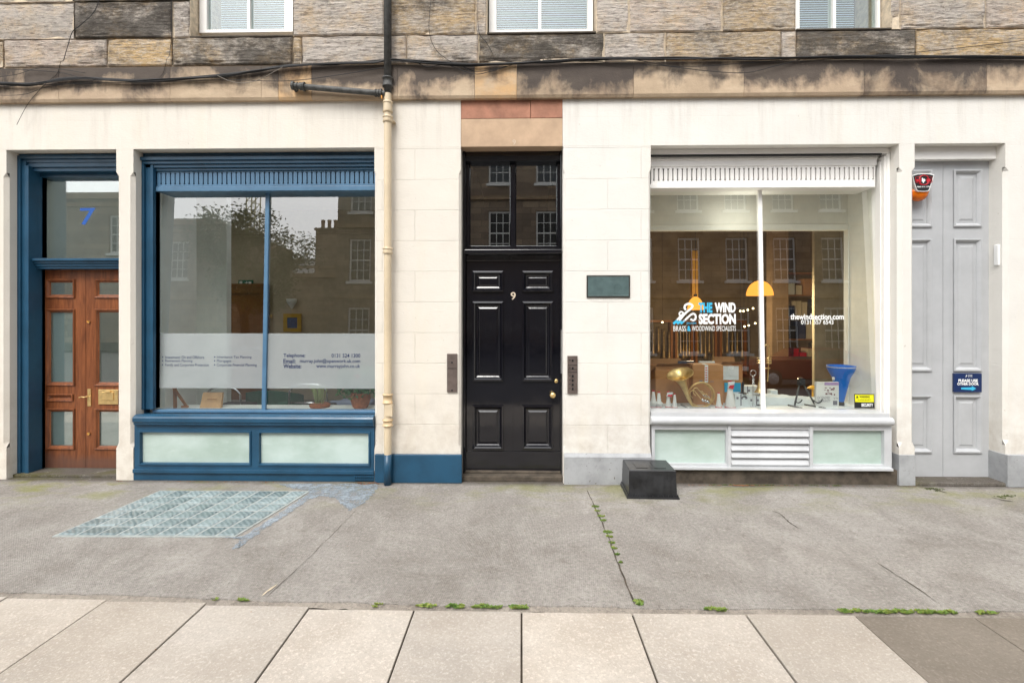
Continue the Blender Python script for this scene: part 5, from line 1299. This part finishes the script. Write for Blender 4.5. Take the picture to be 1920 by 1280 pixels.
# black trumpet stand cone
x, y = X(1392.5,.5), .5
g = MB(); g.lathe(x,y,[(0,0),(.05,0),(.035,.02),(.012,.05),(.014,.12),(.008,.15),(0,.155)],16,Z(743,y,1392)); g.lathe(x,y,[(.07,.03),(.012,.05)],4,Z(743,y,1392)); g.tube([(x,y,zd),(x,y,Z(743,y,1392))],.008)
obj1(g,'peg_stand',M['blackmetal'],'black tapered peg stand between the boxes and the ring holder','stand')
x, y = X(1412,.42), .42
g = MB(); zc = Z(699,y,1412); g.tube([(x+.03*math.cos(a),y,zc+.03*math.sin(a)) for a in [2*math.pi*k/14 for k in range(14)]],.004,6,2,closed=True)
g.tube([(x-.004,y,zc-.03),(x-.004,y,zd)],.003); g.tube([(x+.008,y,zc-.03),(x+.006,y,zd)],.003); g.tube([(x-.03,y,zd+.004),(x+.03,y,zd+.004)],.004)
obj1(g,'ring_holder',M['chrome'],'thin chrome ring on a stem left of the trumpet','holder',smooth=True)
# trumpet standing on its bell
o = empty('trumpet', (X(1432,.5),.5,zd), 'brass trumpet standing on its bell behind the white mullion', 'trumpet')
y = .5; g = MB()
g.tube([bell_pt(1424,736,y),bell_pt(1424.5,729,y),bell_pt(1425.5,715,y),bell_pt(1428,690,y),bell_pt(1431,665,y),bell_pt(1433,650,y),bell_pt(1437,646,y),bell_pt(1441,650,y),bell_pt(1441.5,665,y),bell_pt(1440.5,695,y),bell_pt(1439,715,y)],[.06,.03,.018,.009,.007,.006,.006,.006,.006,.006,.006],12,5)
g.tube([bell_pt(1427,690,y-.02),bell_pt(1444,690,y-.02)],.005); 
adopt(g.build('tubing', M['brass'], smooth=True), o)
g = MB()
for vv in (671,675.5,680): g.tube([bell_pt(1437,vv,y-.02),bell_pt(1446,vv,y-.02)],.0105,10,1); g.tube([bell_pt(1419,vv,y-.02),bell_pt(1428,vv,y-.02)],.006,8,1)
adopt(g.build('valve', M['brass'], smooth=True), o)
g = MB(); g.tube([bell_pt(1424,737,y),bell_pt(1424,766,y)],.006); g.lathe(X(1424,y),y,[(0,0),(.05,0),(.05,.012),(0,.014)],16,zd); adopt(g.build('stand', M['blackmetal']), o)
# white instrument cartons / crumpled tissue
g = MB(); r = random.Random(8); nx, ny = 26, 12; V = []
x0, x1, y0, y1 = X(1382,.5), X(1580,.6), .52, .9
for j in range(ny+1):
    for i in range(nx+1):
        s, t = i/nx, j/ny; hh = (.10*(1-s)**.7+.02)*math.sin(math.pi*min(1,t*1.2+.1))**.5 if t < .9 else 0
        V.append((x0+(x1-x0)*s, y0+(y1-y0)*t, zd+max(.001,hh*(1 if j else 0)+r.uniform(-.008,.008)*(j>0))))
g.v = V
for j in range(ny):
    for i in range(nx): k = j*(nx+1)+i; g.f.append((k,k+1,k+nx+2,k+nx+1)); g.m.append(0); g.col.append((1,1,1,1))
obj1(g,'tissue_paper',M['paper'],'crumpled white paper sheet lying across the display floor','paper')
for (u0,v0,u1,v1,y,lab) in ((1378,738,1404,765,.46,'white printed box beside the largest mute'),(1404,742,1438,766,.47,'long white printed box under the trumpet'),(1384,724,1426,740,.62,'white printed box stacked at the back')):
    o = empty('white_box', (X(u0,y),y,Z(v1,y,u0)), lab, 'box', 'white printed boxes in the shop window')
    g = MB(); g.bp(u0,v0,u1,v1,y,y+.12); adopt(g.build('carton', M['paper'], bevel=.002), o)
    g = MB()
    for k in range(3): a = u0+3+k*(u1-u0-8)/2.2; g.bp(a,v0+6,a+4,v0+10,y-.002,y-.0005)
    g.bp(u0+(u1-u0)*.4,v0,u0+(u1-u0)*.4+2,v1,y-.002,y-.0005)
    adopt(g.build('print', M['grey_flat']), o)
g = MB(); g.bp(1445,731,1458,745,.7,.78); obj1(g,'white_box',M['paper'],'tiny white box alone behind the mullion','box','white printed boxes in the shop window')
# A frame instrument stand
o = empty('instrument_stand', (X(1510,.4),.4,zd), 'black folding A frame instrument stand right of the mullion', 'stand')
y = .4; g = MB()
g.tube([bell_pt(1500,714,y),bell_pt(1490,760,y)],.009); g.tube([bell_pt(1503,714,y),bell_pt(1529,760,y)],.009)
g.tube([bell_pt(1477,759,y),bell_pt(1504,765,y-.05)],.008); g.tube([bell_pt(1508,758,y),bell_pt(1548,765,y-.05)],.008)
build_each(g, 'leg', M['castiron'], o, smooth=True)
g = MB(); g.lathe(0,0,[(0,-.03),(.028,-.03),(.034,0),(.028,.03),(0,.03)],16,axis=Matrix.Translation(bell_pt(1502,713,y))@Matrix.Rotation(math.pi/2,4,'X')); g.box(X(1496,y),X(1508,y),y-.02,y+.02,Z(722,y,1502),Z(714,y,1502)); adopt(g.build('hinge_head', M['blackplastic'], bevel=.004), o)
g = MB(); g.tube([bell_pt(1492,752,y),bell_pt(1496,755,y-.05),bell_pt(1501,753,y-.07),bell_pt(1504,749,y-.08)],.006); g.tube([bell_pt(1526,750,y),bell_pt(1533,755,y-.05),bell_pt(1539,753,y-.07),bell_pt(1542,748,y-.08)],.006); build_each(g, 'cradle_hook', M['blackmetal'], o, smooth=True)
# printed poster box
o = empty('leaflet_box', (X(1552,.42),.42,zd), 'white leaflet box with lilac band and photos beside the blue cone', 'display card')
y = .36; g = MB(); g.bp(1530.5,716,1573,766,y,y+.03); adopt(g.build('card', M['white'], bevel=.002), o)
g = MB(); g.bp(1546,716.5,1573,722,y-.002,y-.0005); adopt(g.build('lilac_band', M['lilac']), o)
g = MB(); r = random.Random(5)
for _ in range(16): u = r.uniform(1544,1564); v = r.uniform(726,740); g.bp(u,v,u+r.uniform(1.5,4),v+r.uniform(1,3),y-.002-r.random()*.001,y-.0005)
adopt(g.build('photo_print', M['plum']), o)
adopt(letters([('EXTENDED',1533,743,1556,747.5,0,.0),('WARRANTY',1533,749,1557,753.5,0,0),('for free',1563,744,1572,748,0,0)], y-.002, None, [M['grey_flat']], 'card_text'), o)
g = MB(); g.bp(1562,751,1570,759,y-.002,y-.0005); adopt(g.build('grey_square', M['grey_flat']), o)
# blue cone
o = empty('blue_cone', (X(1578,.5),.5,zd), 'tall bright blue funnel shaped mute standing on its narrow end', 'mute')
y = .5; x = X(1577,y); hh = Z(685,y,1577)-zd; r1_ = abs(X(1601,y)-X(1577,y))
g = MB(); k = hh-.04
g.lathe(0,0,[(.026,.04),(.03,.05),(.048,.04+k*.25),(.068,.04+k*.5),(.085,.04+k*.68),(r1_*.86,.04+k*.82),(r1_*.97,.04+k*.92),(r1_*.98,.04+k*.97),(r1_,.04+k),(r1_*.93,.04+k),(r1_*.8,.04+k*.82)],32,axis=Matrix.Translation((x,y,zd))); adopt(g.build('funnel', M['bluep'], smooth=True), o)
g = MB(); g.lathe(x,y,[(0,0),(.03,0),(.032,.02),(.026,.042),(0,.042)],16,zd); adopt(g.build('foot', M['blackplastic'], smooth=True), o)
g = MB(); zc = zd+.04+k*.955; g.lathe(x,y,[(r1_*.985,0),(r1_*.99,.006)],32,zc); g.box(x-r1_*.95,x-r1_*.78,y-.06,y-.05,zd+k*.72,zd+k*.8); adopt(g.build('label_patch', M['white'], smooth=True), o)
# ------------------------------------------------------------------ shop interior: lamps, racks
def pendant(u, v0, v1, y, r, lab):
    x = X(u,y); zt, zb_ = Z(v0,y,u), Z(v1,y,u); h = zt-zb_; o = empty('pendant_lamp', (x,y,zb_), lab, 'lamp', 'lit amber pendant lamps in the shop')
    g = MB(); n = 8; g.lathe(x,y,[(r*math.cos(math.pi/2*i/n)+.001, h*math.sin(math.pi/2*i/n)) for i in range(n+1)],28,zb_); adopt(g.build('lamp_shade', M['lampwarm'], smooth=True), o)
    g = MB(); g.tube([(x,y,zt),(x,y,3.58)],.004,6,1); g.lathe(x,y,[(.03,0),(.03,.04),(0,.05)],12,zt); adopt(g.build('flex', M['blackmetal']), o)
    L = bpy.data.lights.new('pendant_light', 'POINT'); L.energy = 48; L.color = (1,.76,.46); L.shadow_soft_size = .08; lo_ = bpy.data.objects.new('pendant_light', L); COL.objects.link(lo_); lo_.location = (x,y,zb_-.06)
pendant(1424.5,526,554,2.0,.168,'larger amber dome pendant lamp behind the white mullion')
pendant(1304,556,581,3.6,.13,'smaller amber pendant lamp behind the shop emblem')
pendant(1523,722,728,1.4,.08,'low amber dome lamp glimpsed above the leaflet box') if False else None
g = MB(); g.lathe(X(1523.5,.9),.9,[(.055,0),(.045,.015),(.02,.03),(0,.035)],20,Z(728,.9,1523)); g.tube([(X(1523.5,.9),.9,zd),(X(1523.5,.9),.9,Z(728,.9,1523))],.01); obj1(g,'yellow_dome',simple('yellow dome',lin(240,180,30),.4),'small yellow dome on a post behind the leaflet box','ornament',smooth=True)
g = MB(); y = 3.9; g.bp(1298,470,1309,556,y,y+.1); obj1(g,'yellow_post',simple('warm yellow post',lin(214,160,50),.6),'warm yellow upright behind the smaller pendant lamp','post')
rn = random.Random(12)
for k,(u,v) in enumerate(((1388,583),(1394,583),(1402,581),(1412,578),(1396,612),(1404,610),(1416,606),(1242,604),(1370,393),(1411,391))):
    y = 5.0 if v > 500 else 1.2; g = MB(); x, z_ = X(u,y), Z(v,y,u); r_ = .019 if v > 500 else .016
    g.lathe(x,y,[(0,-r_),(r_*.7,-r_*.7),(r_,0),(r_*.7,r_*.7),(0,r_)],10,z_); o = empty('spot_bulb',(x,y,z_),['spot light on a track deep in the shop','spot light high up behind the top of the window'][v<500],'light','small lit bulbs in the shop'); adopt(g.build('bulb', M['bulb'], smooth=True), o)
    g = MB(); g.tube([(x,y,z_+r_),(x,y,3.55)],.003,5,1); adopt(g.build('wire', M['blackmetal']), o)
o = empty('instrument_rack', (X(1290,6.2),6.2,0), 'dark wooden wall rack with hanging brass instruments', 'rack')
y = 6.15; g = MB(); ru = [(1210,1262),(1266,1300),(1304,1345),(1350,1400)]
for a, b in ru: g.plate(X(a,y),X(b,y),Z(700,y,1300),Z(600,y,1300),[(X(a,y)+.05,X(b,y)-.05,Z(695,y,1300),Z(604,y,1300))],y,y+.15)
adopt(g.build('rack_frame', paint('orange brown wood', lin(150,92,34), .4)), o)
for a, b in ru:
    for k in range(5):
        x = X(a+6+(b-a-12)*k/4,y); g = MB(); zt = Z(612,y,1300)-rn.uniform(0,.15); L_ = rn.uniform(.5,.75)
        g.tube([(x,y+.05,zt),(x,y+.05,zt-L_*.6),(x,y+.05,zt-L_)],[.018,.022,.06],10,3); adopt(g.build('instrument', M['brassdark'], smooth=True), o)
g = MB(); y = 2.6; g.box(X(1440,y),X(1570,y),y,y+.6,.02,.95); obj1(g,'shop_counter',paint('dark brown wood',lin(66,46,36),.4),'dark brown counter behind the folding stand','counter',bevel=.01)
for u, v in ((1370,395),(1411,393)):               # the two lit spots high in the display bay
    L = bpy.data.lights.new('spot_bulb_light', 'POINT'); L.energy = .6; L.color = (1,.93,.8); L.shadow_soft_size = .03; lo_ = bpy.data.objects.new('spot_bulb_light', L); COL.objects.link(lo_); lo_.location = (X(u,.38),.38,Z(v+12,.38,u))
o = empty('shelf_unit', (X(1500,4.6),4.6,0), 'tall shelves of small boxes at the back right of the shop', 'shelves')
y = 4.6; g = MB(); xa, xb2 = X(1462,y), X(1566,y)
for k in range(6): g.box(xa,xb2,y,y+.3,.3+k*.42,.32+k*.42)
g.box(xa-.02,xa,y,y+.3,.02,2.5); g.box(xb2,xb2+.02,y,y+.3,.02,2.5); adopt(g.build('shelf_frame', M['wood']), o)
cols = [M['card'], M['dark'], M['paper'], M['red'], M['navy'], M['interior_beige']]
for k in range(5):
    x = xa+.03
    while x < xb2-.12:
        w_ = rn.uniform(.06,.16); g = MB(); g.box(x,x+w_,y+.02,y+.25,.321+k*.42,.321+k*.42+rn.uniform(.15,.34)); adopt(g.build('stock_box', rn.choice(cols)), o); x += w_+rn.uniform(.01,.05)
g = MB(); y = 3.8; g.box(X(1448,y),X(1462,y)+.15,y,y+.2,.02,3.5); part(g,'interior_pillar',simple('pale brown column',lin(150,124,96),.8), label='pale brown column inside the shop')

# ------------------------------------------------------------------ the other side of the street (seen in the glass)
YO = -21.2
def tenement(name, x0, x1, y, depth, ztop, label, wins, roof=True):
    o = empty(name, ((x0+x1)/2, y, 0), label, 'building')
    g = MB()
    g.plate(x0, x1, 0, ztop, [w for w in wins], y, y-.25); g.box(x0+.01,x1-.01,y-.6,y-depth,0,ztop); g.box(x0,x1,y-.27,y-depth,ztop,ztop+.02)
    g.box(x0, x0+.25, y-.25, y-depth, 0, ztop); g.box(x1-.25,x1,y-.25,y-depth,0,ztop)
    adopt(g.build('wall', M['farstone']), o)
    g = MB(); g.box(x0-.1,x1+.1,y+.001,y+.35,ztop-.3,ztop+.05)
    for zc in (3.95, 7.9): g.box(x0,x1,y+.001,y+.12,zc,zc+.22)
    adopt(g.build('cornice', M['fartrim']), o)
    first = None
    for w in wins:
        cx = (w[0]+w[1])/2
        if first is None or abs((w[1]-w[0])-first[1]) > .01 or abs((w[3]-w[2])-first[2]) > .01:
            wd_, hg = w[1]-w[0], w[3]-w[2]; g = MB(); cells = []
            for i in range(3):
                for j in range(4):
                    a = -wd_/2+.07+i*(wd_-.14)/3; b = a+(wd_-.14)/3; c_ = .07+j*(hg-.14)/4; d_ = c_+(hg-.14)/4
                    cells.append((a+.018,b-.018,c_+(.035 if j in (0,2) else .018),d_-(.035 if j in (1,3) else .018)))
            g.plate(-wd_/2,wd_/2,0,hg,cells,-.12,-.17); g.box(-wd_/2-.12,wd_/2+.12,-.1,.1,-.14,-.01)
            wo_ = g.build('window', M['white'])
            gg = MB(); gg.quad((wd_/2,-.15,0),(-wd_/2,-.15,0),(-wd_/2,-.15,hg),(wd_/2,-.15,hg)); pn = gg.build('pane', M['carglass'], wo_)
            first = (wo_, wd_, hg); cur = wo_
        else: cur = copytree(first[0])
        cur.parent = o; cur.location = (cx-o.location.x, 0, w[2])
    return o
wins = []
for k in range(-7,9):
    cx = 9.2+2.6*k
    if cx < -9.2: continue
    for za, hg in ((.95,2.5),(4.9,2.4),(8.8,2.4)): wins.append((cx-.6,cx+.6,za,za+hg))
tt = tenement('tenement_building', -10.3, 31, YO, 9, 12.3, 'brown stone tenement with rows of white sash windows across the street', sorted(wins, key=lambda w: w[2]))
tenement('corner_building', -34, -17.6, YO-1, 9, 8.6, 'lower brown stone building across the street beyond the tree', [(-20.5,-19.4,5.2,7.4),(-24,-22.9,5.2,7.4),(-28,-26.9,5.2,7.4)])
o = tenement('chimney_house', -22, -13.2, -35, 8, 7.4, 'slate roofed stone house with a tall chimney stack behind the tree', [(-14.6,-14.1,3.5,5.2),(-14.6,-14.1,.8,2.3)])
g = MB(); g.box(-17.6,-15.2,-35.1,-36.2,7.4,11.2); g.box(-17.7,-15.1,-35.0,-36.3,11.2,11.4); adopt(g.build('chimney_stack', M['farstone']), o)
g = MB(); [g.lathe(-17.2+k*.55,-35.6,[(.17,0),(.15,.4),(.18,.8),(.12,.8),(.12,0)],10,11.4) for k in range(4)]; adopt(g.build('chimney_pot', M['pot']), o)
g = MB(); g.quad((-22,-35,7.4),(-13.2,-35,7.4),(-13.2,-38.5,9.4),(-22,-38.5,9.4)); adopt(g.build('roof', M['slate']), o)
# tree
o = empty('street_tree', (-13.2,-17.5,0), 'leafy street tree across the road mirrored in the blue shop window', 'tree')
rt = random.Random(31); g = MB(); tips = []
base = Vector((-13.2,-17.5,0))
g.tube([base, base+Vector((.1,0,1.5)), base+Vector((0,.1,3))],[.28,.2,.17],10,4)
for k in range(13):
    a = 2*math.pi*k/13+rt.uniform(-.3,.3); l = rt.uniform(1.0,2.4); zt = rt.uniform(3.4,6.6)
    s0 = base+Vector((0,.1,rt.uniform(2.3,3))); e1 = base+Vector((math.cos(a)*l*.9,math.sin(a)*l*.8,zt)); mid = (s0+e1)/2+Vector((0,0,.4)); g.tube([s0,mid,e1],[.1,.06,.02],6,4); tips += [e1, mid]
    for q in range(4):
        e2 = e1+Vector((rt.uniform(-.9,.9),rt.uniform(-.7,.7),rt.uniform(-.2,1.0))); g.tube([mid.lerp(e1,.6),e2],[.03,.008],5,1); tips.append(e2)
adopt(g.build('trunk', M['bark']), o)
g = MB()
for t_ in tips:
    for _ in range(190):
        d_ = Vector((rt.gauss(0,1),rt.gauss(0,1),rt.gauss(0,.8))); c = t_+d_*.30; n1 = Vector((rt.gauss(0,1),rt.gauss(0,1),rt.gauss(0,1))).normalized(); n2 = n1.orthogonal().normalized(); s = rt.uniform(.05,.11)
        g.quad(c-n1*s,c+n2*s*.45,c+n1*s,c-n2*s*.45)
adopt(g.build('crown', M['treeleaf']), o)
# crane mast
o = empty('tower_crane', (-42,-68,0), 'pale lattice tower crane far behind the tree', 'crane')
g = MB(); w = .7
for sx in (-w,w):
    for sy in (-w,w): g.tube([(-42+sx,-68+sy,0),(-42+sx,-68+sy,34)],.1,4,1)
for k in range(24):
    z_ = k*1.4
    for s in (-w,w): g.tube([(-42-w,-68+s,z_),(-42+w,-68+s,z_+1.4)],.06,4,1); g.tube([(-42-w,-68+s,z_+1.4),(-42+w,-68+s,z_+1.4)],.06,4,1)
adopt(g.build('mast', simple('pale yellow steel', lin(210,200,150), .5)), o)
g = MB(); g.box(-62,-30,-68.5,-67.5,33,34); adopt(g.build('jib', M['pot']), o)
# parked red car
o = empty('parked_car', (10.2,-13,-.13), 'dark red parked car across the road mirrored in the white shop window', 'car')
g = MB(); prof_ = [(-2.2,.32),(-2.22,.6),(-2.1,.78),(-1.3,.92),(-.75,1.0),(-.1,1.38),(.6,1.43),(1.3,1.36),(1.9,1.02),(2.15,.92),(2.2,.6),(2.15,.32)]
def sect(s, k): return [(x*(1-.03*abs(s)), s*(.86 if z < 1.05 else .86-.22*(z-1.05)/.4)*1.0, z) for x,z in prof_]
A_ = sect(-1,0); Bc = sect(1,0); A_ = [(10.2+x,-13+y_,z-.13) for x,y_,z in A_]; Bc = [(10.2+x,-13+y_,z-.13) for x,y_,z in Bc]
g.quad(*A_); g.quad(*Bc[::-1])
for k in range(len(A_)): g.quad(A_[k],Bc[k],Bc[(k+1)%len(A_)],A_[(k+1)%len(A_)])
adopt(g.build('body', M['carred'], bevel=.06), o)
g = MB()
for s in (-1,1):
    for (a,b,c_,d_) in ((-.62,.22,-.12,.22),(.3,1.55,.3,1.2)):
        yy = lambda z: -13+s*(.865 if z < 1.05 else .865-.22*(z-1.05)/.4)
        g.quad((10.2+a,yy(1.02),.89),(10.2+b,yy(1.02),.89),(10.2+d_,yy(1.32)+s*.01,1.19),(10.2+c_,yy(1.32)+s*.01,1.19))
adopt(g.build('window', M['carglass']), o)
for wx in (-1.35,1.4):
    for s in (-1,1):
        mt = Matrix.Translation((10.2+wx,-13+s*.8,.19))@Matrix.Rotation(math.pi/2,4,'X')
        g = MB(); g.lathe(0,0,[(.2,-.1),(.32,-.1),(.33,0),(.32,.1),(.2,.1)],24,axis=mt); wh = adopt(g.build('wheel', M['tyre'], smooth=True), o)
        g = MB(); g.lathe(0,0,[(0,-.11),(.2,-.105),(.2,.105),(0,.11)],16,axis=mt); rm = g.build('rim', M['chrome']); rm.parent = wh
for wy in (-.6,.6):
    g = MB(); g.box(8.0,8.06,-13+wy-.18,-13+wy+.18,.45,.6); adopt(g.build('headlight', M['white']), o)
